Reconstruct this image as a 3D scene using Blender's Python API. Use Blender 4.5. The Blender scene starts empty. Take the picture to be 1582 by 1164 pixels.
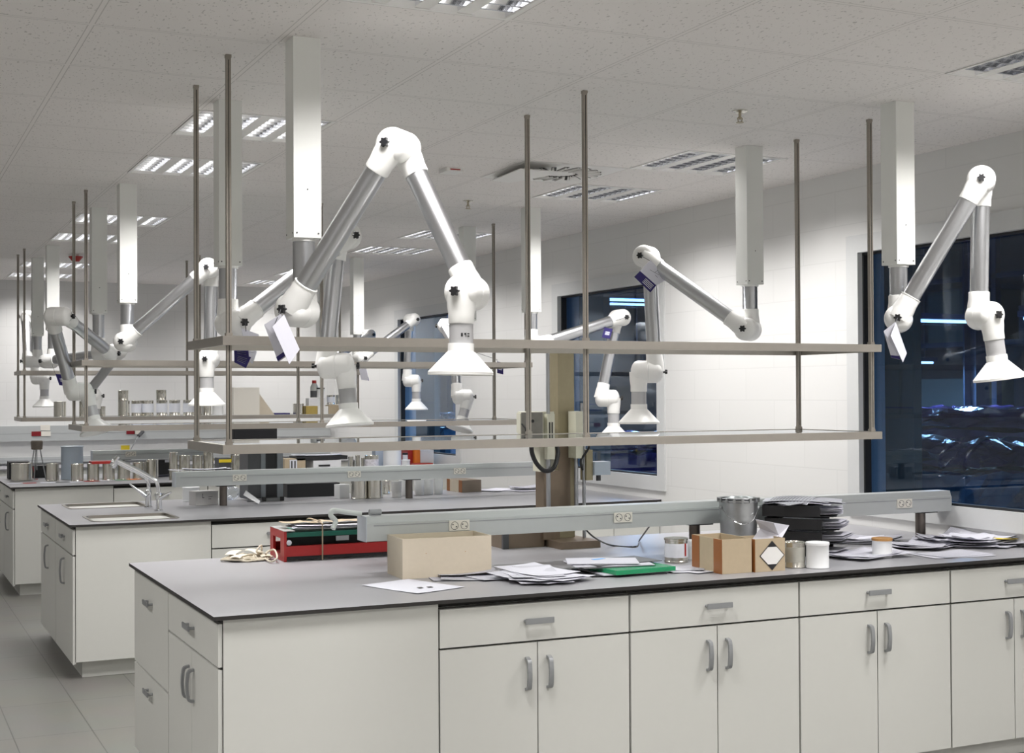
import bpy, bmesh, math, random
from mathutils import Vector, Matrix, Quaternion
S = bpy.context.scene
C = S.collection
PI = math.pi
def R(a): return math.radians(a)

# ------------------------------------------------------------------ camera
HC, FPX, YAW, PIT, ROL = 1.649, 2122.17, 25.1052, 0.7132, -0.2952
_y, _p, _r = R(YAW), R(PIT), R(ROL)
FW = Vector((math.sin(_y)*math.cos(_p), math.cos(_y)*math.cos(_p), math.sin(_p)))
_rt = Vector((math.cos(_y), -math.sin(_y), 0)); _up = _rt.cross(FW)
RT = _rt*math.cos(_r)+_up*math.sin(_r); UP = RT.cross(FW)
cd = bpy.data.cameras.new('camera'); cam = bpy.data.objects.new('camera', cd); C.objects.link(cam)
cd.sensor_fit = 'HORIZONTAL'; cd.sensor_width = 36; cd.lens = 36*FPX/1582; cd.clip_start = .05; cd.clip_end = 100
M = Matrix((RT, UP, -FW)).transposed().to_4x4(); M.translation = Vector((0, 0, HC)); cam.matrix_world = M
S.camera = cam
def at(u, v, x=None, y=None, z=None):
    """where the line of sight through a photo pixel meets a plane of the room"""
    d = FW+RT*((u-791)/FPX)-UP*((v-582)/FPX)
    t = x/d.x if x is not None else (y/d.y if y is not None else (z-HC)/d.z)
    return Vector((0, 0, HC))+d*t

# ------------------------------------------------------------------ world, exposure
w = bpy.data.worlds.new('World'); S.world = w; w.use_nodes = True
w.node_tree.nodes['Background'].inputs[0].default_value = (.02, .03, .06, 1)
w.node_tree.nodes['Background'].inputs[1].default_value = .25
S.view_settings.view_transform = 'Standard'; S.view_settings.look = 'None'
S.view_settings.exposure = 0.1; S.view_settings.gamma = 1; S.view_settings.use_curve_mapping = False
S.cycles.max_bounces = 10; S.cycles.diffuse_bounces = 5; S.cycles.glossy_bounces = 4; S.cycles.transparent_max_bounces = 24

ZC, XW, YB, XL, YF, P2 = 2.9065, 5.04, 15.75, -2.6, -2.2, 3.662
GX, GY, G, GYS = 2.582, 4.175, .633, .622          # ceiling tile grid
LAMP_POWER = 27.0
lamp_cells = [(i, j) for i in (-2, 2) for j in (-9, -7, -5, -1, 3, 5, 9, 11, 15, 17)] + [(-6, j) for j in (-5, -1, 3, 9, 15)]  # rows behind the camera and at far left are unseen, added for light
def cell(i, j): return (GX+i*G, GY+j*GYS)
def lamp_light(cx, cy, j=0):
    ld = bpy.data.lights.new('lamp_light', 'AREA'); ld.shape = 'SQUARE'; ld.size = .56; ld.energy = LAMP_POWER*(.62 if j >= 9 else (.97 if j >= 3 else 1.18))
    ld.color = (1.0, .975, .96); ld.spread = R(142)
    lo = bpy.data.objects.new('lamp_light', ld); C.objects.link(lo); lo.location = (cx, cy, ZC-.004)
    return lo

# ------------------------------------------------------------------ materials
MATS = {}
def mat(name, col, rough=.5, metal=0, spec=.5, noise=0, nscale=40, bump=0, emit=None, es=0, trans=0, coat=0):
    if name in MATS: return MATS[name]
    m = bpy.data.materials.new(name); m.use_nodes = True; nt = m.node_tree; b = nt.nodes['Principled BSDF']
    b.inputs['Base Color'].default_value = (*col, 1); b.inputs['Roughness'].default_value = rough
    b.inputs['Metallic'].default_value = metal; b.inputs['Specular IOR Level'].default_value = spec
    if coat: b.inputs['Coat Weight'].default_value = coat
    if trans: b.inputs['Transmission Weight'].default_value = trans
    if emit: b.inputs['Emission Color'].default_value = (*emit, 1); b.inputs['Emission Strength'].default_value = es
    if noise or bump:
        tc = nt.nodes.new('ShaderNodeTexCoord'); n = nt.nodes.new('ShaderNodeTexNoise'); n.inputs['Scale'].default_value = nscale
        n.inputs['Detail'].default_value = 4
        nt.links.new(tc.outputs['Object'], n.inputs['Vector'])
        if noise:
            mx = nt.nodes.new('ShaderNodeMix'); mx.data_type = 'RGBA'
            mx.inputs['A'].default_value = (*[c*(1-noise) for c in col], 1); mx.inputs['B'].default_value = (*[min(1, c*(1+noise)) for c in col], 1)
            nt.links.new(n.outputs['Fac'], mx.inputs['Factor']); nt.links.new(mx.outputs['Result'], b.inputs['Base Color'])
        if bump:
            bp = nt.nodes.new('ShaderNodeBump'); bp.inputs['Strength'].default_value = bump; bp.inputs['Distance'].default_value = .01
            nt.links.new(n.outputs['Fac'], bp.inputs['Height']); nt.links.new(bp.outputs['Normal'], b.inputs['Normal'])
    MATS[name] = m; return m
plastic = mat('white_plastic', (.86, .86, .84), .33, noise=.015, nscale=12)
ductm = mat('white_lacquer', (.80, .81, .78), .4, noise=.015, nscale=8)
alu = mat('anodised_aluminium', (.58, .59, .61), .33, 1, noise=.03, nscale=60)
aluring = mat('grey_band', (.50, .50, .51), .5, .4, noise=.02)
steel = mat('brushed_steel', (.42, .39, .35), .36, .85, noise=.05, nscale=30)
rodm = mat('zinc_rod', (.36, .33, .29), .5, .6, noise=.12, nscale=80)
chrome = mat('chrome', (.82, .83, .85), .08, 1, noise=.01)
sinkm = mat('sink_steel', (.30, .28, .25), .35, 1, noise=.05)
blackp = mat('black_plastic', (.012, .012, .014), .4, noise=.1)
cabm = mat('cabinet_laminate', (.585, .587, .555), .45, noise=.012, nscale=30)
darkgap = mat('dark_gap', (.03, .028, .025), .8, noise=.1)
handm = mat('grey_handle', (.30, .31, .32), .35, .5, noise=.05)
topm = mat('worktop_laminate', (.31, .308, .325), .36, noise=.05, nscale=220)
edgem = mat('black_edge', (.02, .018, .017), .6, noise=.1)
railm = mat('grey_trunking', (.47, .49, .49), .42, .15, noise=.02, nscale=20)
sockm = mat('ivory_socket', (.74, .71, .64), .4, noise=.02)
redm = mat('red_enamel', (.42, .02, .02), .35, noise=.06)
card = mat('brown_card', (.47, .38, .26), .8, noise=.06, nscale=50)
cardin = mat('card_inside', (.42, .32, .17), .85, noise=.06, nscale=50)
grayboard = mat('grey_card', (.60, .53, .42), .8, noise=.04, nscale=60)
tape = mat('brown_tape', (.30, .11, .03), .3, noise=.05)
tin = mat('tin_plate', (.68, .66, .60), .22, 1, noise=.08, nscale=14)
zinc = mat('galvanised', (.42, .43, .44), .34, .9, noise=.22, nscale=24)
labelm = mat('paper_label', (.72, .74, .80), .6, noise=.04)
whitejar = mat('white_jar', (.78, .79, .80), .35, noise=.02)
jarclear = mat('milky_plastic', (.86, .86, .85), .3, noise=.03)
purple = mat('violet_card', (.016, .009, .12), .6, noise=.05)
green = mat('green_film', (.012, .27, .11), .25, noise=.25, nscale=30)
dgreen = mat('dark_green', (.01, .13, .09), .4, noise=.1)
cordm = mat('ivory_cord', (.62, .56, .45), .6, noise=.08)
jutem = mat('jute', (.42, .34, .24), .9, noise=.2)
blackm = mat('black_matt', (.016, .016, .018), .6, noise=.1)
greym = mat('mid_grey', (.30, .31, .32), .5, noise=.05)
dgrey = mat('dark_grey', (.07, .072, .078), .55, noise=.08)
beige = mat('beige_enamel', (.62, .61, .50), .45, noise=.03)
brownst = mat('brown_steel', (.22, .17, .125), .38, .6, noise=.15, nscale=18)
olive = mat('olive_steel', (.32, .28, .18), .45, .3, noise=.1, nscale=25)
yellow = mat('yellow_card', (.75, .58, .03), .5, noise=.05)
orange = mat('orange_card', (.85, .22, .02), .5, noise=.05)
redp = mat('red_plastic', (.36, .018, .014), .4, noise=.05)
bluegrey = mat('blue_grey_plastic', (.42, .48, .56), .4, noise=.03)
ivory = mat('ivory_board', (.76, .73, .66), .7, noise=.02)
darkframe = mat('window_seal', (.012, .013, .015), .5, noise=.1)
framem = mat('window_frame', (.60, .61, .61), .45, noise=.02)
brass = mat('dull_brass', (.45, .40, .30), .35, .8, noise=.1)
brownlid = mat('brown_lid', (.42, .22, .07), .5, noise=.08)
lampwhite = mat('lamp_frame', (.78, .77, .75), .5, noise=.02)
louvre = mat('louvre_aluminium', (.86, .87, .9), .16, 1, noise=.06, nscale=40)
tubeglow = mat('fluorescent_tube', (.9, .9, .9), .4, emit=(1, .97, .93), es=2.5)

def paper_mat(name, col, lines=True, dens=90, dark=.55, fold=0):
    m = bpy.data.materials.new(name); m.use_nodes = True; nt = m.node_tree; b = nt.nodes['Principled BSDF']
    b.inputs['Roughness'].default_value = .65
    tc = nt.nodes.new('ShaderNodeTexCoord')
    mx = nt.nodes.new('ShaderNodeMix'); mx.data_type = 'RGBA'
    mx.inputs['A'].default_value = (*col, 1); mx.inputs['B'].default_value = (*[c*dark for c in col], 1)
    mp = nt.nodes.new('ShaderNodeMapping'); mp.inputs['Scale'].default_value = (8, dens*.5, 1)
    n = nt.nodes.new('ShaderNodeTexNoise'); n.inputs['Scale'].default_value = 6 if lines else 1; n.inputs['Detail'].default_value = 1
    wv = nt.nodes.new('ShaderNodeTexWave'); wv.bands_direction = 'Y'; wv.inputs['Scale'].default_value = dens/10; wv.inputs['Distortion'].default_value = 0
    mu = nt.nodes.new('ShaderNodeMath'); mu.operation = 'MULTIPLY'
    cr = nt.nodes.new('ShaderNodeMapRange'); cr.inputs['From Min'].default_value = .28; cr.inputs['From Max'].default_value = .42; cr.inputs['To Max'].default_value = 1 if lines else .12
    nt.links.new(tc.outputs['UV'], mp.inputs['Vector']); nt.links.new(mp.outputs['Vector'], n.inputs['Vector'])
    nt.links.new(tc.outputs['UV'], wv.inputs['Vector']); nt.links.new(wv.outputs['Fac'], mu.inputs[0]); nt.links.new(n.outputs['Fac'], mu.inputs[1])
    nt.links.new(mu.outputs[0], cr.inputs['Value']); nt.links.new(cr.outputs['Result'], mx.inputs['Factor']); nt.links.new(mx.outputs['Result'], b.inputs['Base Color'])
    return m
paper = paper_mat('printed_paper', (.62, .62, .69))
plain = paper_mat('plain_paper', (.66, .66, .73), False)
filmp = paper_mat('grey_film_sheet', (.52, .52, .58), True, 40, .5)

def glass(name, tint=(1, 1, 1), refl=1.0, rough=.0):
    m = bpy.data.materials.new(name); m.use_nodes = True; nt = m.node_tree; nt.nodes.clear()
    o = nt.nodes.new('ShaderNodeOutputMaterial'); t = nt.nodes.new('ShaderNodeBsdfTransparent'); g = nt.nodes.new('ShaderNodeBsdfGlossy')
    mx = nt.nodes.new('ShaderNodeMixShader'); f = nt.nodes.new('ShaderNodeFresnel'); geo = nt.nodes.new('ShaderNodeNewGeometry')
    ior = nt.nodes.new('ShaderNodeMapRange'); ior.inputs['To Min'].default_value = 1.52; ior.inputs['To Max'].default_value = 1/1.52
    nt.links.new(geo.outputs['Backfacing'], ior.inputs['Value']); nt.links.new(ior.outputs['Result'], f.inputs['IOR'])
    mu = nt.nodes.new('ShaderNodeMath'); mu.operation = 'MULTIPLY'; mu.inputs[1].default_value = refl; mu.use_clamp = True
    t.inputs[0].default_value = (*tint, 1); g.inputs['Roughness'].default_value = rough; g.inputs['Color'].default_value = (.95, .97, 1, 1)
    nt.links.new(f.outputs[0], mu.inputs[0]); nt.links.new(mu.outputs[0], mx.inputs[0]); nt.links.new(t.outputs[0], mx.inputs[1]); nt.links.new(g.outputs[0], mx.inputs[2])
    nt.links.new(mx.outputs[0], o.inputs[0]); return m
shelfglass = glass('shelf_glass', (.93, .96, .95), 1.0)
winglass = glass('window_glass', (.62, .76, .92), 1.15)
clearbag = glass('clear_film', (.88, .90, .93), 2.2, .25)
bluefilm = mat('blue_film', (.10, .26, .42), .18, noise=.5, nscale=9, bump=.6, coat=.5)
violetfilm = mat('violet_film', (.10, .06, .20), .12, noise=.7, nscale=7, bump=.9, coat=.6)

def ceiling_mat():
    m = bpy.data.materials.new('ceiling_tiles'); m.use_nodes = True; nt = m.node_tree; b = nt.nodes['Principled BSDF']; b.inputs['Roughness'].default_value = .9
    tc = nt.nodes.new('ShaderNodeTexCoord'); sp = nt.nodes.new('ShaderNodeSeparateXYZ'); nt.links.new(tc.outputs['Object'], sp.inputs[0])
    def math_(op, a, bb=None):
        n = nt.nodes.new('ShaderNodeMath'); n.operation = op
        for i, q in enumerate((a, bb)):
            if q is None: continue
            if isinstance(q, (int, float)): n.inputs[i].default_value = q
            else: nt.links.new(q, n.inputs[i])
        return n.outputs[0]
    d = []
    for ax, o, g in (('X', GX, G), ('Y', GY, GYS)):
        q = math_('DIVIDE', math_('SUBTRACT', sp.outputs[ax], o), g)
        q = math_('ABSOLUTE', math_('SUBTRACT', math_('FRACT', math_('ADD', q, 100.5)), .5))
        d.append(math_('MULTIPLY', q, g))
    dist = math_('MINIMUM', d[0], d[1])
    bar = math_('LESS_THAN', dist, .0075); edge = math_('LESS_THAN', math_('ABSOLUTE', math_('SUBTRACT', dist, .0095)), .0018)
    vo = nt.nodes.new('ShaderNodeTexNoise'); vo.inputs['Scale'].default_value = 62; vo.inputs['Detail'].default_value = 2
    mp = nt.nodes.new('ShaderNodeMapping'); mp.inputs['Scale'].default_value = (1.6, .7, 1); nt.links.new(tc.outputs['Object'], mp.inputs[0]); nt.links.new(mp.outputs[0], vo.inputs['Vector'])
    fis = math_('MULTIPLY', math_('GREATER_THAN', vo.outputs['Fac'], .655), .38)
    fis = math_('MULTIPLY', fis, math_('SUBTRACT', 1, bar))
    dark = math_('MAXIMUM', fis, math_('MULTIPLY', edge, .36))
    mx = nt.nodes.new('ShaderNodeMix'); mx.data_type = 'RGBA'; mx.inputs['A'].default_value = (.78, .75, .73, 1); mx.inputs['B'].default_value = (.12, .11, .10, 1)
    nt.links.new(dark, mx.inputs['Factor']); nt.links.new(mx.outputs['Result'], b.inputs['Base Color'])
    return m
def wall_mat():
    m = bpy.data.materials.new('painted_blockwork'); m.use_nodes = True; nt = m.node_tree; b = nt.nodes['Principled BSDF']; b.inputs['Roughness'].default_value = .6
    tc = nt.nodes.new('ShaderNodeTexCoord'); sp = nt.nodes.new('ShaderNodeSeparateXYZ'); nt.links.new(tc.outputs['Object'], sp.inputs[0])
    ad = nt.nodes.new('ShaderNodeMath'); ad.operation = 'ADD'; nt.links.new(sp.outputs['X'], ad.inputs[0]); nt.links.new(sp.outputs['Y'], ad.inputs[1])
    cb = nt.nodes.new('ShaderNodeCombineXYZ'); nt.links.new(ad.outputs[0], cb.inputs[0]); nt.links.new(sp.outputs['Z'], cb.inputs[1])
    br = nt.nodes.new('ShaderNodeTexBrick'); nt.links.new(cb.outputs[0], br.inputs['Vector']); br.inputs['Scale'].default_value = 1
    br.inputs['Brick Width'].default_value = .6; br.inputs['Row Height'].default_value = .2; br.inputs['Mortar Size'].default_value = .0035; br.inputs['Mortar Smooth'].default_value = .3
    br.inputs['Color1'].default_value = (.70, .70, .69, 1); br.inputs['Color2'].default_value = (.692, .692, .682, 1); br.inputs['Mortar'].default_value = (.645, .645, .635, 1)
    nt.links.new(br.outputs['Color'], b.inputs['Base Color'])
    bp = nt.nodes.new('ShaderNodeBump'); bp.inputs['Strength'].default_value = .15; bp.inputs['Distance'].default_value = .003; bp.invert = True
    nt.links.new(br.outputs['Fac'], bp.inputs['Height']); nt.links.new(bp.outputs['Normal'], b.inputs['Normal'])
    return m
def floor_mat():
    m = bpy.data.materials.new('floor_tiles'); m.use_nodes = True; nt = m.node_tree; b = nt.nodes['Principled BSDF']; b.inputs['Roughness'].default_value = .38
    tc = nt.nodes.new('ShaderNodeTexCoord'); mp = nt.nodes.new('ShaderNodeMapping'); nt.links.new(tc.outputs['Object'], mp.inputs[0]); mp.inputs['Location'].default_value = (.098, .3, 0)
    br = nt.nodes.new('ShaderNodeTexBrick'); nt.links.new(mp.outputs[0], br.inputs['Vector']); br.inputs['Scale'].default_value = 1; br.offset = 0
    br.inputs['Brick Width'].default_value = .366; br.inputs['Row Height'].default_value = .732; br.inputs['Mortar Size'].default_value = .003
    br.inputs['Color1'].default_value = (.172, .170, .155, 1); br.inputs['Color2'].default_value = (.165, .163, .149, 1); br.inputs['Mortar'].default_value = (.075, .074, .068, 1)
    n = nt.nodes.new('ShaderNodeTexNoise'); n.inputs['Scale'].default_value = 3; n.inputs['Detail'].default_value = 6; nt.links.new(tc.outputs['Object'], n.inputs['Vector'])
    mx = nt.nodes.new('ShaderNodeMix'); mx.data_type = 'RGBA'; mx.blend_type = 'MULTIPLY'; mx.inputs['Factor'].default_value = .35
    nt.links.new(br.outputs['Color'], mx.inputs['A']); nt.links.new(n.outputs['Color'], mx.inputs['B'])
    hs = nt.nodes.new('ShaderNodeMix'); hs.data_type = 'RGBA'; hs.inputs['Factor'].default_value = .5
    nt.links.new(mx.outputs['Result'], hs.inputs['A']); nt.links.new(br.outputs['Color'], hs.inputs['B'])
    nt.links.new(hs.outputs['Result'], b.inputs['Base Color']); return m
ceilm, wallm, floorm = ceiling_mat(), wall_mat(), floor_mat()

# ------------------------------------------------------------------ mesh helpers
def nb(): return bmesh.new()
def box(bm, a, b, mi=0, rot=0, piv=None):
    """axis box between corners a and b, optionally turned about the vertical through piv"""
    x0, y0, z0 = a; x1, y1, z1 = b
    cs = [(x0, y0, z0), (x1, y0, z0), (x1, y1, z0), (x0, y1, z0), (x0, y0, z1), (x1, y0, z1), (x1, y1, z1), (x0, y1, z1)]
    if rot:
        piv = piv or ((x0+x1)/2, (y0+y1)/2); c, s = math.cos(rot), math.sin(rot)
        cs = [(piv[0]+(x-piv[0])*c-(y-piv[1])*s, piv[1]+(x-piv[0])*s+(y-piv[1])*c, z) for x, y, z in cs]
    v = [bm.verts.new(q) for q in cs]; fs = []
    for f in ((3, 2, 1, 0), (4, 5, 6, 7), (0, 1, 5, 4), (1, 2, 6, 5), (2, 3, 7, 6), (3, 0, 4, 7)):
        q = bm.faces.new([v[i] for i in f]); q.material_index = mi; fs.append(q)
    return fs
def frame_of(d):
    d = Vector(d).normalized(); a = Vector((0, 0, 1)) if abs(d.z) < .95 else Vector((1, 0, 0))
    u = d.cross(a).normalized(); return d, u, d.cross(u).normalized()
def rev(bm, p, d, prof, seg=24, mi=0, cap0=True, cap1=True):
    """surface of revolution: prof = [(distance along d, radius)...]"""
    p = Vector(p); d, u, w2 = frame_of(d); rings = []
    for t, r in prof:
        rings.append([bm.verts.new(p+d*t+(u*math.cos(2*PI*k/seg)+w2*math.sin(2*PI*k/seg))*r) for k in range(seg)])
    for a, b in zip(rings, rings[1:]):
        for k in range(seg):
            f = bm.faces.new((a[k], b[k], b[(k+1) % seg], a[(k+1) % seg])); f.material_index = mi
    if cap0: bm.faces.new(rings[0]).material_index = mi
    if cap1: bm.faces.new(list(reversed(rings[-1]))).material_index = mi
def cyl(bm, a, b, r, seg=24, mi=0, r2=None):
    a, b = Vector(a), Vector(b); rev(bm, a, b-a, [(0, r), ((b-a).length, r if r2 is None else r2)], seg, mi)
def ball(bm, p, r, seg=20, mi=0, sq=1.0, d=(0, 0, 1)):
    n = 10; prof = [(-r*sq*math.cos(PI*i/n), max(.0004, r*math.sin(PI*i/n))) for i in range(n+1)]
    rev(bm, p, d, prof, seg, mi)
def pipe(bm, pts, r, seg=8, mi=0, closed=False):
    pts = [Vector(q) for q in pts]; n = len(pts); rings = []; prev = None
    for i, q in enumerate(pts):
        t = (pts[min(i+1, n-1)]-pts[max(i-1, 0)]).normalized()
        if prev is None: _, u, _w = frame_of(t)
        else:
            u = prev-t*prev.dot(t); u = u.normalized() if u.length > 1e-5 else frame_of(t)[1]
        prev = u; w2 = t.cross(u)
        rings.append([bm.verts.new(q+(u*math.cos(2*PI*k/seg)+w2*math.sin(2*PI*k/seg))*r) for k in range(seg)])
    for a, b in zip(rings, rings[1:]):
        for k in range(seg):
            f = bm.faces.new((a[k], a[(k+1) % seg], b[(k+1) % seg], b[k])); f.material_index = mi
    bm.faces.new(list(reversed(rings[0]))).material_index = mi; bm.faces.new(rings[-1]).material_index = mi
def smoothpts(pts, n=6):
    pts = [Vector(q) for q in pts]; out = []
    for i in range(len(pts)-1):
        p0, p1, p2, p3 = pts[max(i-1, 0)], pts[i], pts[i+1], pts[min(i+2, len(pts)-1)]
        for k in range(n):
            t = k/n; out.append(.5*((2*p1)+(p2-p0)*t+(2*p0-5*p1+4*p2-p3)*t*t+(3*p1-p0-3*p2+p3)*t**3))
    out.append(pts[-1]); return out
def extrude_x(bm, prof, x0, x1, mi=0):
    """closed (y,z) profile swept along x"""
    a = [bm.verts.new((x0, y, z)) for y, z in prof]; b = [bm.verts.new((x1, y, z)) for y, z in prof]; n = len(prof)
    for k in range(n):
        f = bm.faces.new((a[k], b[k], b[(k+1) % n], a[(k+1) % n])); f.material_index = mi
    bm.faces.new(list(reversed(a))).material_index = mi; bm.faces.new(b).material_index = mi
def poly(bm, pts, th, mi=0, mi_side=None):
    """flat outline (xyz points) given a thickness along its normal"""
    pts = [Vector(q) for q in pts]; n = (pts[1]-pts[0]).cross(pts[-1]-pts[0]).normalized()
    a = [bm.verts.new(q) for q in pts]; b = [bm.verts.new(q+n*th) for q in pts]; k = len(pts)
    bm.faces.new(list(reversed(a))).material_index = mi; bm.faces.new(b).material_index = mi
    for i in range(k):
        f = bm.faces.new((a[i], a[(i+1) % k], b[(i+1) % k], b[i])); f.material_index = mi if mi_side is None else mi_side
def sheet(bm, c, sx, sy, rot, z, curl=.0, mi=0, seed=0, tilt=0, n=6):
    """a thin sheet of paper with UVs, slightly curled"""
    rnd = random.Random(seed); uv = bm.loops.layers.uv.verify(); cs, sn = math.cos(rot), math.sin(rot); g = []
    a, b = rnd.uniform(.5, 1), rnd.uniform(.2, 1)
    for lay in (0, 1):
        rows = []
        for i in range(n+1):
            row = []
            for j in range(n+1):
                s, t = i/n-.5, j/n-.5
                h = curl*((2*s)**2*a+(2*t)**2*b*.5)+tilt*(s+.5)
                X, Y = s*sx, t*sy
                row.append(bm.verts.new((c[0]+X*cs-Y*sn, c[1]+X*sn+Y*cs, z+h+lay*.0008)))
            rows.append(row)
        g.append(rows)
    for lay in (0, 1):
        for i in range(n):
            for j in range(n):
                r = g[lay]; q = [r[i][j], r[i+1][j], r[i+1][j+1], r[i][j+1]]
                uvs = [(i/n, j/n), ((i+1)/n, j/n), ((i+1)/n, (j+1)/n), (i/n, (j+1)/n)]
                if lay == 0: q.reverse(); uvs.reverse()
                f = bm.faces.new(q); f.material_index = mi
                for l, w3 in zip(f.loops, uvs): l[uv].uv = w3
    for i in range(n):
        for (p, q) in (((i, 0), (i+1, 0)), ((i+1, n), (i, n)), ((0, i+1), (0, i)), ((n, i), (n, i+1))):
            f = bm.faces.new((g[0][p[0]][p[1]], g[0][q[0]][q[1]], g[1][q[0]][q[1]], g[1][p[0]][p[1]])); f.material_index = mi

def obj(name, bm, m, parent=None, smooth=True, bev=0):
    if bev: bmesh.ops.bevel(bm, geom=[e for e in bm.edges if len(e.link_faces) == 2 and e.calc_face_angle() > .6], offset=bev, segments=2, affect='EDGES', clamp_overlap=True)
    bmesh.ops.recalc_face_normals(bm, faces=bm.faces)
    if parent is not None: bmesh.ops.translate(bm, verts=bm.verts, vec=-PW(parent))
    me = bpy.data.meshes.new(name); bm.to_mesh(me); bm.free()
    for q in (m if isinstance(m, (list, tuple)) else [m]): me.materials.append(q)
    if smooth:
        for p in me.polygons: p.use_smooth = True
        me.set_sharp_from_angle(angle=R(32))
    o = bpy.data.objects.new(name, me); C.objects.link(o)
    if parent is not None: o.parent = parent
    return o
def PW(o):
    v = Vector((0, 0, 0))
    while o is not None: v += o.location; o = o.parent
    return v
def tag(o, label, cat, group=None):
    o['label'] = label; o['category'] = cat
    if group: o['group'] = group
    return o
def thing(name, label, cat, loc=(0, 0, 0), group=None):
    o = bpy.data.objects.new(name, None); C.objects.link(o); o.location = loc; o.empty_display_size = .05
    return tag(o, label, cat, group)
def struct(name, bm, m, parent=None, **k):
    o = obj(name, bm, m, parent, **k)
    if parent is None: o['kind'] = 'structure'
    return o
def dup(o, parent=None):
    c = o.copy(); C.objects.link(c)
    if parent is not None: c.parent = parent
    for ch in list(o.children): dup(ch, c)
    return c

# ------------------------------------------------------------------ room shell
b = nb(); box(b, (XL, YF, -.1), (XW, YB, 0)); struct('floor', b, floorm, smooth=False)
b = nb()
diff_cell = (1, 4); skip = set(lamp_cells) | {diff_cell}
i0, i1 = math.floor((XL-GX)/G), math.ceil((XW-GX)/G); j0, j1 = math.floor((YF-GY)/GYS), math.ceil((YB-GY)/GYS)
for i in range(i0, i1):
    for j in range(j0, j1):
        if (i, j) in skip: continue
        x0, y0 = max(cell(i, j)[0], XL), max(cell(i, j)[1], YF); x1, y1 = min(cell(i+1, j)[0], XW), min(cell(i, j+1)[1], YB)
        if x1-x0 > .001 and y1-y0 > .001: box(b, (x0, y0, ZC), (x1, y1, ZC+.02))
bmesh.ops.remove_doubles(b, verts=b.verts, dist=.0005)
struct('ceiling', b, ceilm, smooth=False)
b = nb(); box(b, (XL, YB, 0), (XW, YB+.15, ZC+.3)); struct('wall_back', b, wallm, smooth=False)
b = nb(); box(b, (XL, YF-.15, 0), (XW, YF, ZC+.3)); struct('wall_front', b, wallm, smooth=False)
b = nb(); box(b, (XL-.15, YF, 0), (XL, YB, ZC+.3)); struct('wall_left', b, wallm, smooth=False)
wins = [(4.66, 6.18), (8.30, 9.89), (11.96, 13.58)]; WZ0, WZ1 = 1.03, 2.46
b = nb(); ys = YF
for a, c in wins:
    box(b, (XW, ys, 0), (XW+.2, a, ZC+.3)); box(b, (XW, a, 0), (XW+.2, c, WZ0)); box(b, (XW, a, WZ1), (XW+.2, c, ZC+.3)); ys = c
box(b, (XW, ys, 0), (XW+.2, YB+.15, ZC+.3)); struct('wall_right', b, wallm, smooth=False)
for k, (a, c) in enumerate(wins):
    f = nb()
    for (p, q, lo, hi) in ((a-.07, a+.03, WZ0-.07, WZ1+.07), (c-.03, c+.07, WZ0-.07, WZ1+.07), (a+.03, c-.03, WZ1-.03, WZ1+.07), (a+.03, c-.03, WZ0-.07, WZ0+.03)):
        box(f, (XW-.014, p, lo), (XW+.0, q, hi))
    for (p, q, lo, hi) in ((a, a+.03, WZ0, WZ1), (c-.03, c, WZ0, WZ1), (a+.03, c-.03, WZ1-.03, WZ1), (a+.03, c-.03, WZ0, WZ0+.03)):
        box(f, (XW, p, lo), (XW+.09, q, hi))
    fr = struct('window_%d' % (k+1), f, framem, bev=.002)
    g = nb(); box(g, (XW+.065, a+.03, WZ0+.03), (XW+.071, c-.03, WZ1-.03)); obj('pane', g, winglass, fr, smooth=False)
    s = nb()
    for (p, q, lo, hi) in ((a+.03, a+.042, WZ0+.03, WZ1-.03), (c-.042, c-.03, WZ0+.03, WZ1-.03), (a+.042, c-.042, WZ1-.042, WZ1-.03), (a+.042, c-.042, WZ0+.03, WZ0+.042)):
        box(s, (XW+.02, p, lo), (XW+.064, q, hi))
    obj('seal', s, darkframe, fr, smooth=False)

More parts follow.
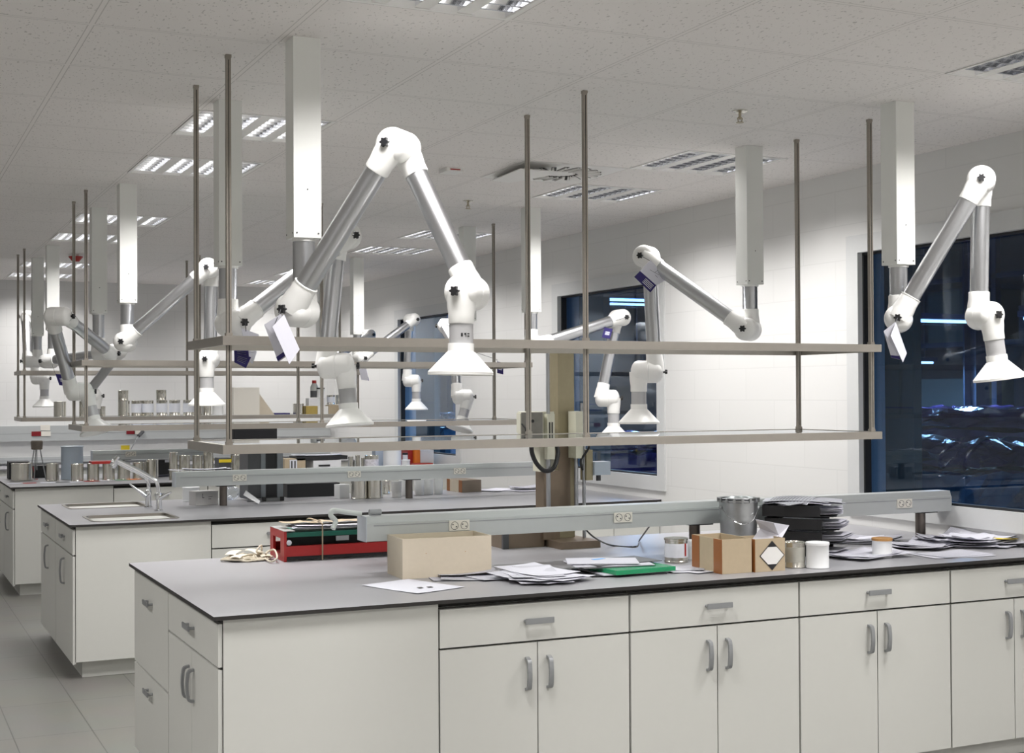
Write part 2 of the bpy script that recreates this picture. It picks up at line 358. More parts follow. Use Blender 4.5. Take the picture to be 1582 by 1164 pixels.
# ceiling lamps
def ceiling_lamp(i, j, label):
    x0, y0 = cell(i, j); x1, y1 = cell(i+1, j+1); cx, cy = (x0+x1)/2, (y0+y1)/2
    t = thing('ceiling_lamp', label, 'ceiling lamp', (cx, cy, ZC), 'recessed louvre ceiling lamps')
    f = nb(); z = ZC
    e = .004
    box(f, (x0+e, y0+e, z+.085), (x1-e, y1-e, z+.09))
    for a in ((x0+e, y0+e, x0+.018, y1-e), (x1-.018, y0+e, x1-e, y1-e), (x0+.018, y0+e, x1-.018, y0+.018), (x0+.018, y1-.018, x1-.018, y1-e)):
        box(f, (a[0], a[1], z-.003), (a[2], a[3], z+.085))
    n = 4; wd = (x1-x0-.036)/n
    for k in range(1, n):
        xx = x0+.018+k*wd; box(f, (xx-.026, y0+.018, z), (xx+.026, y1-.018, z+.004))
    obj('frame', f, lampwhite, t, smooth=False)
    lv = nb()
    for k in range(n):
        xa = x0+.018+k*wd+(.026 if k else .002); xb = x0+.018+(k+1)*wd-(.026 if k < n-1 else .002)
        for s in (0, 1):     # curved side reflectors
            prev = None
            for q in range(5):
                tt = q/4; off = .022*tt*tt; xx = xa+off if s == 0 else xb-off; zz = z+.003+.05*tt
                cur = [lv.verts.new((xx, y0+.02, zz)), lv.verts.new((xx, y1-.02, zz))]
                if prev: lv.faces.new((prev[0], prev[1], cur[1], cur[0]))
                prev = cur
        for q in range(1, 9):   # cross blades
            yy = y0+.018+q*(y1-y0-.036)/9
            v = [lv.verts.new(c) for c in ((xa, yy-.006, z+.002), (xb, yy-.006, z+.002), (xb, yy, z+.04), (xa, yy, z+.04), (xb, yy+.006, z+.002), (xa, yy+.006, z+.002))]
            lv.faces.new((v[0], v[1], v[2], v[3])); lv.faces.new((v[3], v[2], v[4], v[5]))
    obj('louvre', lv, louvre, t, smooth=False)
    for k in range(n):
        xa = x0+.018+(k+.5)*wd; q = nb(); cyl(q, (xa, y0+.03, z+.062), (xa, y1-.03, z+.062), .008, 10); obj('tube', q, tubeglow, t)
    lo = lamp_light(cx, cy, j); lo.location -= t.location; lo.parent = t
    return t
side = {-2: 'left', 2: 'right', -6: 'far left'}
lamp_desc = {(-2, -1): 'recessed louvre ceiling lamp cut by the top edge of the photo',
 (-2, 3): 'recessed louvre ceiling lamp half hidden behind the near left white ceiling column', (-2, 5): 'recessed louvre ceiling lamp next further back behind the nearest pair of rods at left',
 (-2, 9): 'recessed louvre ceiling lamp seen just right of the second bench white column at left', (-2, 11): 'recessed louvre ceiling lamp left of the two thin rods of the second bench',
 (-2, 15): 'small distant louvre ceiling lamp beside the red ceiling sounder', (-2, 17): 'small distant louvre ceiling lamp closest to the back wall at left',
 (2, -1): 'recessed louvre ceiling lamp cut by the right edge of the photo', (2, 3): 'recessed louvre ceiling lamp left of the white ceiling column by the right wall',
 (2, 5): 'recessed louvre ceiling lamp just beyond the air diffuser', (2, 9): 'distant louvre ceiling lamp behind the second bench rod in the middle',
 (2, 11): 'distant louvre ceiling lamp right of the big near arm tube', (2, 15): 'far louvre ceiling lamp by the window wall, hidden behind the near arm', (2, 17): 'farthest louvre ceiling lamp by the window wall'}
for (i, j) in lamp_cells:
    if (i, j) in lamp_desc: ceiling_lamp(i, j, lamp_desc[(i, j)])
    else:
        t = ceiling_lamp(i, j, 'unseen recessed louvre ceiling lamp, assumed out of view and added for its light'); t['group'] = 'ceiling lamps outside the frame'
# air diffuser, sprinklers, detector, sounder
x0, y0 = cell(*diff_cell); x1, y1 = cell(2, 5)
t = thing('air_diffuser', 'square white swirl air diffuser with dark slots in the ceiling', 'air diffuser', ((x0+x1)/2, (y0+y1)/2, ZC))
f = nb(); box(f, (x0+.004, y0+.004, ZC-.002), (x1-.004, y1-.004, ZC+.012)); obj('plate', f, lampwhite, t, bev=.003)
cx, cy = (x0+x1)/2+.05, (y0+y1)/2; sl = nb(); fn = nb()
for k in range(20):
    a = 2*PI*k/20
    for bmx, r0, r1, wd, zz in ((sl, .09, .24, .014, ZC-.0035), (fn, .10, .235, .005, ZC-.012)):
        p, d = Vector((cx+r0*math.cos(a), cy+r0*math.sin(a), 0)), Vector((math.cos(a+.5), math.sin(a+.5), 0)); n = Vector((-d.y, d.x, 0))
        q = [p-n*wd, p+d*(r1-r0)-n*wd, p+d*(r1-r0)+n*wd, p+n*wd]; poly(bmx, [(v.x, v.y, zz) for v in q], .0016 if bmx is sl else .009)
obj('slot', sl, darkgap, t, smooth=False)['kind'] = 'stuff'; obj('vane', fn, lampwhite, t, smooth=False)['kind'] = 'stuff'
f = nb()
wedge = [(x0-.03, y0+.02), (x0+.25, y0+.02), (x0+.18, y1-.02), (x0+.05, y1-.06)]
poly(f, [(p[0], p[1], ZC-.045+.02*(k in (2, 3))) for k, p in enumerate(wedge)], .004); obj('deflector', f, lampwhite, t, smooth=False)
for (u, v, l) in ((1143, 171, 'pendent sprinkler head in the ceiling between the right columns'), (723, 310, 'pendent sprinkler head further back above the big near arm')):
    p = at(u, v, z=ZC); t = thing('sprinkler', l, 'sprinkler', p)
    q = nb(); rev(q, p, (0, 0, -1), [(0, .034), (.004, .034), (.012, .018)], 20); obj('rosette', q, tin, t)
    q = nb(); cyl(q, p-Vector((0, 0, .01)), p-Vector((0, 0, .04)), .007, 10); cyl(q, p-Vector((0, 0, .052)), p-Vector((0, 0, .055)), .017, 12)
    for s in (-1, 1): pipe(q, [p+Vector((0, 0, -.025)), p+Vector((s*.013, 0, -.035)), p+Vector((s*.008, 0, -.052))], .0025, 6)
    obj('nozzle', q, brass, t)
p = at(697, 261, z=ZC); t = thing('ceiling_sensor', 'small flat white sensor on the ceiling above the near arm', 'sensor', p)
q = nb(); box(q, p+Vector((-.05, -.06, -.022)), p+Vector((.05, .06, 0))); obj('housing', q, lampwhite, t, bev=.006)
q = nb(); box(q, p+Vector((-.03, -.062, -.015)), p+Vector((.03, -.0602, -.009))); obj('indicator', q, redp, t, smooth=False)
p = at(117, 393, z=ZC); t = thing('alarm_sounder', 'red alarm sounder hanging from the ceiling at left', 'alarm sounder', p)
q = nb(); cyl(q, p, p-Vector((0, 0, .02)), .03, 16); obj('mount', q, lampwhite, t)
q = nb(); rev(q, p, (0, 0, -1), [(.02, .062), (.026, .062), (.065, .03), (.068, .0)][:3], 24); obj('horn', q, redp, t)

# ------------------------------------------------------------------ benches
BX0, BY0, BW = 1.055, 4.631, 1.667
def handle_v(x, y, z, nx, ny, parent, L=.115):
    q = nb(); n = Vector((nx, ny, 0)); p = Vector((x, y, z))
    pts = [p+Vector((0, 0, L/2)), p+n*.019+Vector((0, 0, L/2-.006)), p+n*.024+Vector((0, 0, L*.25)), p+n*.026, p+n*.024-Vector((0, 0, L*.25)), p+n*.019-Vector((0, 0, L/2-.006)), p-Vector((0, 0, L/2))]
    tv = Vector((-ny, nx, 0)); sp = smoothpts(pts, 3); last = None
    for i_, c_ in enumerate(sp):
        tn_ = (sp[min(i_+1, len(sp)-1)]-sp[max(i_-1, 0)]).normalized(); nr_ = tn_.cross(tv).normalized()*.005; wv_ = tv*.0085
        cur = [q.verts.new(c_+e) for e in (wv_+nr_, -wv_+nr_, -wv_-nr_, wv_-nr_)]
        if last:
            for e in range(4): q.faces.new((last[e], last[(e+1) % 4], cur[(e+1) % 4], cur[e]))
        else: q.faces.new(cur)
        last = cur
    q.faces.new(list(reversed(last))); obj('handle', q, handm, parent)
def handle_h(x, y, z, nx, ny, parent, L=.12):
    q = nb(); n = Vector((nx, ny, 0)); t = Vector((-ny, nx, 0)); p = Vector((x, y, z))
    a, c = p-t*L/2, p+t*L/2
    box(q, (-L/2, -.003, -.011), (L/2, .003, .011)); bmesh.ops.rotate(q, verts=q.verts, cent=(0, 0, 0), matrix=Matrix.Rotation(math.atan2(t.y, t.x), 3, 'Z')); bmesh.ops.translate(q, verts=q.verts, vec=p+n*.022)
    for e in (a+t*.008, c-t*.008): cyl(q, e, e+n*.022, .006, 10)
    obj('handle', q, handm, parent, bev=.0015)
def front(x0, x1, z0, z1, y, name, parent, m=None):     # a leaf facing -y
    q = nb(); box(q, (x0, y, z0), (x1, y+.018, z1)); return obj(name, q, m or cabm, parent, bev=.0015)
def leafx(y0, y1, z0, z1, x, name, parent):             # a leaf facing -x
    q = nb(); box(q, (x, y0, z0), (x+.018, y1, z1)); return obj(name, q, cabm, parent, bev=.0015)
g_ = .005
BR = ['nearest', 'middle', 'farthest']
def front_unit(k, x0, x1, y0, label):
    yf = y0+.02
    t = thing('base_cabinet', label, 'cabinet', ((x0+x1)/2, yf+.4, 0), 'white base cabinets under the benches')
    q = nb(); box(q, (x0+.001, yf+.0185, .1), (x1-.001, y0+BW-.03, .868)); obj('body', q, cabm, t, smooth=False)
    q = nb(); box(q, (x0+.001, yf+.0162, .1), (x1-.001, yf+.018, .868)); box(q, (x0+.001, yf+.03, .868), (x1-.001, y0+BW-.04, .8855)); obj('gap_shade_panel', q, darkgap, t, smooth=False)  # dark sheets put in as the shade between fronts and below the worktop
    q = nb(); box(q, (x0, yf+.06, 0), (x1, y0+BW-.08, .1)); obj('plinth', q, cabm, t, smooth=False)
    d = front(x0+g_, x1-g_, .722, .862, yf-.002, 'drawer', t); handle_h((x0+x1)/2, yf-.002, .797, 0, -1, d)
    m = (x0+x1)/2
    d = front(x0+g_, m-g_/2, .088, .714, yf-.002, 'door', t); handle_v(m-.045, yf-.002, .60, 0, -1, d)
    d = front(m+g_/2, x1-g_, .088, .714, yf-.002, 'door', t); handle_v(m+.045, yf-.002, .60, 0, -1, d)
    return t
def end_unit(k, y0, y1, x1, kind, label, frontpanel=False):
    x0 = BX0+.02
    t = thing('base_cabinet', label, 'cabinet', ((x0+x1)/2, (y0+y1)/2, 0), 'white base cabinets under the benches')
    q = nb(); box(q, (x0+.0165, y0+.001, .1), (x1, y1-.001, .8855)); obj('body', q, cabm, t, smooth=False)
    q = nb(); box(q, (x0+.0145, y0+.0005, .1), (x0+.0165, y1-.0005, .885)); obj('gap_shade_panel', q, darkgap, t, smooth=False)  # dark sheet painting in the shade of the end joints
    q = nb(); box(q, (x0+.06, y0+(.06 if frontpanel else 0), 0), (x1, y1, .1)); obj('plinth', q, cabm, t, smooth=False)
    if kind == 'doors':
        d = leafx(y0+g_, y1-g_, .723, .870, x0, 'drawer', t); handle_h(x0, (y0+y1)/2, .80, -1, 0, d, .11); m = (y0+y1)/2
        d = leafx(y0+g_, m-.002, .088, .714, x0, 'door', t); handle_v(x0, m-.04, .59, -1, 0, d)
        d = leafx(m+.002, y1-g_, .088, .714, x0, 'door', t); handle_v(x0, m+.04, .59, -1, 0, d)
    elif kind == 'drawers':
        d = leafx(y0+g_, y1-g_, .473, .870, x0, 'drawer', t); handle_h(x0, (y0+y1)/2, .775, -1, 0, d, .11)
        d = leafx(y0+g_, y1-g_, .088, .464, x0, 'drawer', t); handle_h(x0, (y0+y1)/2, .40, -1, 0, d, .11)
    else:
        d = leafx(y0+g_, y1-g_, .723, .870, x0, 'drawer', t); handle_h(x0, (y0+y1)/2, .80, -1, 0, d, .11)
        d = leafx(y0+g_, y1-g_, .088, .714, x0, 'door', t); handle_v(x0, (y0+y1)/2-.02, .59, -1, 0, d, .15)
    return t
sinks = [(1.20, 1.71, 8.44, 8.86), (1.22, 1.72, 9.46, 9.88)]
for k in range(3):
    y0 = BY0+k*P2; y1 = y0+BW; nm = BR[k]
    q = nb(); fr = []
    xs = [BX0, XW-.002]; holes = sinks if k == 1 else []
    if holes:
        X = sorted({BX0, 1.21, 1.71, XW-.002}); Y = sorted({y0, 8.44, 8.86, 9.46, 9.88, y1})
        for a, c in zip(X, X[1:]):
            for d, e in zip(Y, Y[1:]):
                if a >= 1.2 and c <= 1.72 and ((d >= 8.43 and e <= 8.87) or (d >= 9.45 and e <= 9.89)): continue
                box(q, (a, d, .8862), (c, e, .90))
        bmesh.ops.remove_doubles(q, verts=q.verts, dist=.0005)
    else: box(q, (BX0, y0, .8862), (XW-.002, y1, .90))
    for f in q.faces:
        f.normal_update(); f.material_index = 0 if abs(f.normal.z) > .5 else 1
    o = obj('worktop', q, [topm, edgem], smooth=False)
    tag(o, ['grey worktop with black edge on the nearest bench', 'grey worktop with two sinks on the middle bench', 'grey worktop of the farthest island bench behind the sinks'][k], 'worktop')
    o.location = (0, 0, 0)
    xm = 1.879
    bx = [1.879, 2.678, 3.484, 4.295, XW-.004]
    pos = ['left of the four in its row, beside the blank panel', 'between its left neighbour and the middle, under the green folder stretch', 'second from the window wall', 'touching the window wall']
    for n in range(4):
        lab = 'white two-door cabinet with top drawer, %s bench, %s' % (nm, ['first one right of the blank end panel', 'second one right of the blank end panel', 'third one right of the blank end panel', 'last one against the window wall'][n])
        front_unit(k, bx[n], bx[n+1], y0, lab)
    if k == 0:
        end_unit(k, y0+.02, 5.51, xm-.001, 'doors', 'white corner cabinet on the nearest bench, small drawer above twin doors, near corner', True)
        end_unit(k, 5.51, y1-.02, xm-.001, 'drawers', 'white cabinet with two deep drawers at the left end of the nearest bench')
    else:
        m = (y0+y1)/2
        end_unit(k, y0+.02, m, xm-.001, 'door', 'white end cabinet of the %s bench, single drawer and door, nearer of the pair' % nm, True)
        end_unit(k, m, y1-.02, xm-.001, 'door', 'white end cabinet of the %s bench, single drawer and door, further of the pair' % nm)

# sinks and taps
for n, (x0, x1, ya, yb) in enumerate(sinks):
    x0, x1 = 1.21, 1.71
    t = thing('sink', ['stainless steel inset sink near the front edge of the middle bench', 'stainless steel inset sink near the back edge of the middle bench'][n], 'sink', ((x0+x1)/2, (ya+yb)/2, .9), 'bench sinks')
    q = nb(); e = .012; pts = []
    def rr(x0, x1, y0, y1, r, z, seg=5):
        out = []
        for (cx, cy, a0) in ((x1-r, y1-r, 0), (x0+r, y1-r, 90), (x0+r, y0+r, 180), (x1-r, y0+r, 270)):
            for s in range(seg+1): a = R(a0+90*s/seg); out.append(q.verts.new((cx+r*math.cos(a), cy+r*math.sin(a), z)))
        return out
    rings = [rr(x0-e, x1+e, ya-e, yb+e, .05, .9004), rr(x0-e, x1+e, ya-e, yb+e, .05, .9032), rr(x0+.006, x1-.006, ya+.006, yb-.006, .05, .9032), rr(x0+.008, x1-.008, ya+.008, yb-.008, .05, .89), rr(x0+.02, x1-.02, ya+.02, yb-.02, .06, .765), rr(x0+.05, x1-.05, ya+.05, yb-.05, .06, .755)]
    for a, c in zip(rings, rings[1:]):
        for s in range(len(a)): q.faces.new((a[s], a[(s+1) % len(a)], c[(s+1) % len(a)], c[s]))
    q.faces.new(rings[-1]); obj('basin', q, sinkm, t)
    q = nb(); rev(q, ((x0+x1)/2, (ya+yb)/2, .757), (0, 0, 1), [(0, .035), (.003, .035), (.003, .02), (.0005, .018)], 20); obj('drain', q, chrome, t)
    q = nb()
    for s in range(4): cyl(q, (1.40+.028*s+(.02 if s > 1 else 0), yb-.0135, .865), (1.40+.028*s+(.02 if s > 1 else 0), yb-.0165, .865), .006, 8)
    obj('overflow_holes', q, darkgap, t)
def tap(p, dirv, label, spout_pts, lever):
    t = thing('tap', label, 'tap', p, 'bench taps'); p = Vector(p)
    q = nb(); rev(q, p, (0, 0, 1), [(0, .028), (.006, .028), (.012, .021), (.075, .019), (.10, .022), (.118, .018), (.124, .006)], 20); obj('body', q, chrome, t)
    q = nb(); pipe(q, smoothpts([p+Vector(s) for s in spout_pts], 5), .0125, 12)
    e = p+Vector(spout_pts[-1]); e0 = p+Vector(spout_pts[-2]); d = (e-e0).normalized(); rev(q, e-d*.05, d, [(0, .015), (.04, .017), (.062, .017), (.07, .013)], 14); obj('spout', q, chrome, t)
    q = nb(); a = p+Vector(lever[0]); c = p+Vector(lever[1]); rev(q, a, c-a, [(0, .013), (.02, .012), ((c-a).length, .005)], 12); obj('lever', q, chrome, t)
def on1(u, v): return at(u, v, z=.9)
tap((1.70, 9.02, .9), 0, 'chrome mixer tap with tall bent spout nearest the front sink', [(0, 0, .09), (-.005, 0, .16), (-.03, 0, .205), (-.16, .0, .285), (-.27, 0, .34), (-.285, 0, .32)], [(-.0, -.01, .085), (.07, -.05, .125)])
tap((1.69, 9.33, .9), 0, 'chrome mixer tap standing behind, its lever raised beside the back sink', [(0, 0, .09), (.0, 0, .17), (-.03, 0, .215), (-.16, 0, .285), (-.21, 0, .31), (-.222, 0, .29)], [(-.02, -.01, .08), (-.125, -.02, .165)])

# ------------------------------------------------------------------ hanging glass shelf racks
SX, SY, SW, SL, ZU, ZL = 1.172, 4.99, .6155, 3.041, 1.866, 1.466
for k in range(3):
    dy = k*P2; y0, y1 = SY+dy, SY+SW+dy; x0, x1 = SX, SX+SL
    t = thing('shelf_rack', ['steel and glass shelf rack hanging over the nearest bench', 'steel and glass shelf rack hanging over the middle bench', 'steel and glass shelf rack carrying tins over the farthest bench'][k], 'shelf rack', ((x0+x1)/2, (y0+y1)/2, ZC))
    for z in (ZU, ZL):
        q = nb(); hb, wb = .034, .022
        box(q, (x0, y0, z-hb), (x1, y0+wb, z)); box(q, (x0, y1-wb, z-hb), (x1, y1, z)); box(q, (x0, y0+wb, z-hb), (x0+wb, y1-wb, z)); box(q, (x1-wb, y0+wb, z-hb), (x1, y1-wb, z))
        f = obj('shelf_frame', q, steel, t, bev=.002)
        q = nb(); box(q, (x0+wb, y0+wb, z-.010), (x1-wb, y1-wb, z-.002)); obj('glass_shelf', q, shelfglass, f, smooth=False)
    for xi, xx in enumerate((x0+.030, x0+SL/2, x1-.032)):
        for yy in (y0+.034, y1-.034):
            q = nb(); r = .009
            box(q, (xx-r, yy-r, ZL-.005), (xx+r, yy+r, ZC)); 
            box(q, (xx-r-.0015, yy-r-.0015, ZC-.012), (xx+r+.0015, yy+r+.0015, ZC-.0005))
            for zf in (ZL, ZU): box(q, (xx-r-.003, yy-r-.003, zf), (xx+r+.003, yy+r+.003, zf+.012))
            rd = obj('rod', q, rodm, t, smooth=False)
            q = nb(); box(q, (xx-.0014, yy-r-.0006, ZL+.02), (xx+.0014, yy-r+.0002, ZC-.02))
            obj('groove', q, darkgap, rd, smooth=False)

# ------------------------------------------------------------------ bench power rails
def rail(k, x0, yf, x1, socks, legs, label):
    t = thing('power_rail', label, 'power rail', ((x0+x1)/2, yf+.05, 1.04)); z0, z1 = ((1.036, 1.139), (1.038, 1.137), (1.065, 1.15))[k]
    q = nb(); prof = [(yf, z0), (yf, z1-.028), (yf+.005, z1-.024), (yf+.012, z1), (yf+.098, z1), (yf+.105, z1-.024), (yf+.11, z1-.028), (yf+.11, z0)]
    extrude_x(q, prof, x0, x1); obj('trunking', q, railm, t, bev=.0025)
    q = nb(); box(q, (x0-.004, yf-.002, z0-.002), (x0, yf+.112, z1+.001)); obj('end_cap', q, mat('rail_end', (.47, .50, .54), .45, noise=.02), t, bev=.002)
    q = nb(); box(q, (x0+.03, yf-.0012, z1-.040), (x1-.01, yf-.0001, z1-.036)); obj('groove', q, greym, t, smooth=False)
    for sx in socks:
        q = nb(); box(q, (sx-.047, yf-.006, z0+.028), (sx+.047, yf-.0002, z0+.072)); s = obj('socket', q, sockm, t, bev=.0015)
        q = nb()
        for c in (-.0225, .0225):
            rev(q, (sx+c, yf-.0062, z0+.05), (0, -1, 0), [(0, .0175), (.0006, .0175), (.0006, .0155), (0, .0155)], 20, 0, False, False)
            for e in (-.008, .008): cyl(q, (sx+c+e, yf-.0061, z0+.05-e*.6), (sx+c+e, yf-.0072, z0+.05-e*.6), .0032, 8)
        obj('socket_holes', q, dgrey, s)
    for lx in legs:
        q = nb(); cyl(q, (lx, yf+.055, .9), (lx, yf+.055, z0-.006), .026, 20); l = obj('leg', q, mat('dark_steel_leg', (.16, .14, .125), .3, .9, noise=.1), t)
        q = nb(); box(q, (lx-.05, yf+.01, z0-.006), (lx+.075, yf+.1, z0-.001)); obj('leg_plate', q, blackm, l, smooth=False)
    return t
rail(0, 1.875, 5.43, 5.03, [at(u, 805, y=5.43).x for u in (709, 962, 1397)], [at(u, 828, y=5.485).x for u in (1073, 1422)], 'grey power rail on the nearest bench, with three double sockets')
rail(1, 1.85, 9.22, 4.6, [at(u, 735, y=9.22).x for u in (370, 547, 710)], [at(u, 765, y=9.275).x for u in (345, 632)], 'grey power rail on the middle bench, with round legs')
rail(2, 1.835, 12.85, at(317, 705, y=12.9).x, [at(202, 704, y=12.85).x], [2.1], 'grey power rail on the farthest bench, above the row of tins')

# ------------------------------------------------------------------ extraction arms
OFF, RB = .087, .059
def knob(p, n, parent, r=.015):
    n = Vector(n).normalized(); _, u, w2 = frame_of(n); q = nb(); cyl(q, p, Vector(p)+n*.014, .007, 10)
    ringA, ringB = [], []
    for s in range(36):
        a = 2*PI*s/36; rr_ = r*(1+.22*math.cos(6*a)); e = (u*math.cos(a)+w2*math.sin(a))*rr_
        ringA.append(q.verts.new(Vector(p)+n*.012+e)); ringB.append(q.verts.new(Vector(p)+n*.024+e*.92))
    q.faces.new(list(reversed(ringA))); q.faces.new(ringB)
    for s in range(36): q.faces.new((ringA[s], ringA[(s+1) % 36], ringB[(s+1) % 36], ringB[s]))
    obj('knob', q, blackp, parent)
def elbow(P, n, d1, d2, parent, k1=True, k2=True, s1=.105, s2=.105):
    """two white housings side by side on the axis n: socket d1 at P, socket d2 at P+n*OFF"""
    P, n, d1, d2 = Vector(P), Vector(n).normalized(), Vector(d1).normalized(), Vector(d2).normalized(); Q = P+n*OFF; q = nb()
    for c, d, s in ((P, d1, s1), (Q, d2, s2)):
        rev(q, c, d, [(0, .050), (s*.45, .0475), (s*.7, .0435), (s-.004, .0435), (s, .042)], 28)
    # barrel with domed ends
    L = OFF; prof = []
    for s in range(6): a = PI/2*s/5; prof.append((-.036*math.cos(a)-.006, max(.0005, RB*math.sin(a))))
    prof += [(L*.5-.002, RB), (L*.5, RB-.002), (L*.5+.002, RB)]
    for s in range(6): a = PI/2*s/5; prof.append((L+.006+.036*math.sin(a), max(.0005, RB*math.cos(a))))
    rev(q, P, n, prof, 32)
    e = obj('elbow_joint', q, plastic, parent)
    if k2: knob(Q+n*.04, n, e)
    if k1: knob(P-n*.04, -n, e, .011)
    q = nb(); _, u, w2 = frame_of(d2); c = Q+d2*.085+w2*.0415; cyl(q, c, c+w2*.0012, .0025, 8); obj('screw', q, dgrey, e)
    return Q
TUBE = .0385
def arm(key, base, z1, phi, e1, e2, L1, L2, ns, n3, hd, label, kn=((0, 1), (0, 1), (0, 1)), hs=1.0):
    bx_, by_ = base; z = Vector((0, 0, 1)); h = Vector((math.cos(phi), math.sin(phi), 0)); nn = Vector((h.y, -h.x, 0))*ns
    t = thing('fume_extraction_arm', label, 'extraction arm', (bx_, by_, ZC), 'white ceiling mounted extraction arms')
    q = nb(); box(q, (bx_-.05, by_-.05, 2.2), (bx_+.05, by_+.05, ZC-.0005)); col = obj('ceiling_column', q, ductm, t, bev=.002)
    q = nb()
    for sx in (-.039, .039):
        cyl(q, (bx_+sx, by_-.0503, 2.216), (bx_+sx, by_-.0515, 2.216), .0032, 8); cyl(q, (bx_-.0503, by_+sx, 2.216), (bx_-.0515, by_+sx, 2.216), .0032, 8)
    cyl(q, (bx_, by_-.0503, 2.37), (bx_, by_-.0512, 2.37), .003, 8)
    obj('screws', q, dgrey, col)
    q = nb(); cyl(q, (bx_, by_, 2.202), (bx_, by_, 2.19), .043, 28); obj('flange', q, plastic, col)
    J1 = Vector((bx_, by_, z1)); dA = h*math.cos(e1)+z*math.sin(e1); dB = h*math.cos(e2)+z*math.sin(e2)
    q = nb(); cyl(q, (bx_, by_, 2.19), J1+z*.1, TUBE, 28); obj('drop_tube', q, alu, t)
    Q1 = elbow(J1, nn, z, dA, t, *kn[0]); J2 = Q1+dA*L1
    q = nb(); cyl(q, Q1+dA*.1, J2-dA*.1, TUBE, 28); tb = obj('arm_tube', q, alu, t)
    q = nb(); rev(q, Q1+dA*.103, dA, [(0, .0445), (.004, .0445), (.005, .039)], 28); obj('ring', q, plastic, tb)
    P2_ = J2-nn*OFF
    e = elbow(P2_, nn, dB, -dA, t, *kn[1]); J3 = P2_+dB*L2
    q = nb(); cyl(q, P2_+dB*.1, J3-dB*.1, TUBE, 28); obj('arm_tube', q, alu, t)
    n3v = nn if n3 is None else Vector((math.cos(R(n3)), math.sin(R(n3)), 0))
    d = Vector(hd).normalized()
    Q3 = elbow(J3, n3v, -dB, d, t, *kn[2])
    q = nb(); cyl(q, Q3+d*.1, Q3+d*.172, TUBE+.001, 28); ht = obj('hood_tube', q, aluring, t)
    if key == '1a':
        q = nb(); uu = RT-d*RT.dot(d); c = Q3+d*.143
        ff = (-FW-d*(-FW).dot(d)).normalized(); ss = d.cross(ff).normalized()
        for (a, hh, ww, vv) in ((-.15, .012, .006, 0), (.12, .006, .006, .003), (.2, .014, .002, 0), (.42, .004, .008, .004), (.42, .004, .008, -.004)):
            dr = (ff*math.cos(a+.25)+(-ss if ss.dot(RT) < 0 else ss)*math.sin(a+.25)); tn = d.cross(dr).normalized(); pc = c+dr*(TUBE+.0012)-d*vv
            poly(q, [pc-tn*ww/2-d*hh/2, pc+tn*ww/2-d*hh/2, pc+tn*ww/2+d*hh/2, pc-tn*ww/2+d*hh/2], .0006)
        obj('rating_marks', q, blackp, ht, smooth=False)
    q = nb(); s = hs
    rev(q, Q3+d*.170, d, [(0, .040*s), (0, .0435*s), (.026, .0435*s), (.030, .048*s), (.090, .104*s), (.094, .108*s), (.104, .108*s), (.104, .104*s), (.094, .100*s), (.032, .042*s), (.01, .037*s)], 44, 0, False, False)
    obj('hood', q, plastic, t)
    return dict(J1=J1, Q1=Q1, J2=J2, J3=J3, Q3=Q3, nn=nn, n3=n3v)
bF, bB, cF, cB = (1.395, 4.71), (1.395, 5.84), (4.065, 4.70), (4.09, 5.85)
def bs(b_, k): return (b_[0], b_[1]+k*P2)
tg = {}
tg['1a'] = arm('1a', bF, 1.944, 5.446, .937, -1.104, .678, .566, 1, None, (-.02, 0, -1), 'large white extraction arm bent like an A frame, nearest left')
tg['1b'] = arm('1b', bB, 1.955, .262, .628, -1.688, .692, .587, 1, -25, (.05, -.08, -1), 'white extraction arm right behind the big A shaped one, hood hanging lower', kn=((0, 1), (0, 1), (1, 1)))
tg['1c'] = arm('1c', cF, 1.964, 5.532, 1.037, -1.595, .674, .575, 1, -100, (.12, -.055, -1), 'white extraction arm at the far right of the photo before the large window')
tg['1d'] = arm('1d', cB, 1.970, 2.256, .628, -1.618, .673, .606, -1, 155, (0, 0, -1), 'white extraction arm reaching left from the column by the right wall, tag at its elbow', kn=((0, 1), (0, 1), (1, 0)))
tg['2a'] = arm('2a', bs(bF, 1), 1.966, 5.858, .717, -1.586, .662, .540, 1, -115, (.0, 0, -1), 'white extraction arm whose hood hangs between the near rack left rods')
tg['2b'] = arm('2b', bs(bB, 1), 1.931, 4.133, .309, -2.105, .697, .542, -1, -10, (.22, -.25, -1), 'white extraction arm at far left, hood low at the middle rack corner')
tg['2c'] = arm('2c', bs(cF, 1), 1.978, 6.288, .284, -1.796, .690, .573, 1, -25, (.0, 0, -1), 'white extraction arm in front of the middle window, elbow high and hood small')
tg['2d'] = arm('2d', bs(cB, 1), 1.99, 1.33, .30, -1.81, .69, .585, -1, -20, (-.34, -.1, -1), 'white extraction arm hidden behind the big near hood, its own hood tilted left')
tg['3a'] = arm('3a', bs(bF, 2), 1.938, 5.42, .099, -2.352, .715, .509, 1, -20, (-.1, 0, -1), 'distant white extraction arm at left, tube slanting down over the tin shelf')
tg['3b'] = arm('3b', bs(bB, 2), 1.966, 1.5, .68, -1.50, .689, .584, -1, -25, (0, 0, -1), 'leftmost white extraction arm, against the back wall')
tg['3c'] = arm('3c', bs(cF, 2), 1.978, .238, .571, -1.618, .689, .576, 1, -25, (0, 0, -1), 'small distant white extraction arm left of the farthest window')
tg['3d'] = arm('3d', bs(cB, 2), 1.966, .3, .5, -1.9, .60, .50, 1, 155, (0, 0, -1), 'distant white extraction arm mostly hidden behind the near arm tubes')

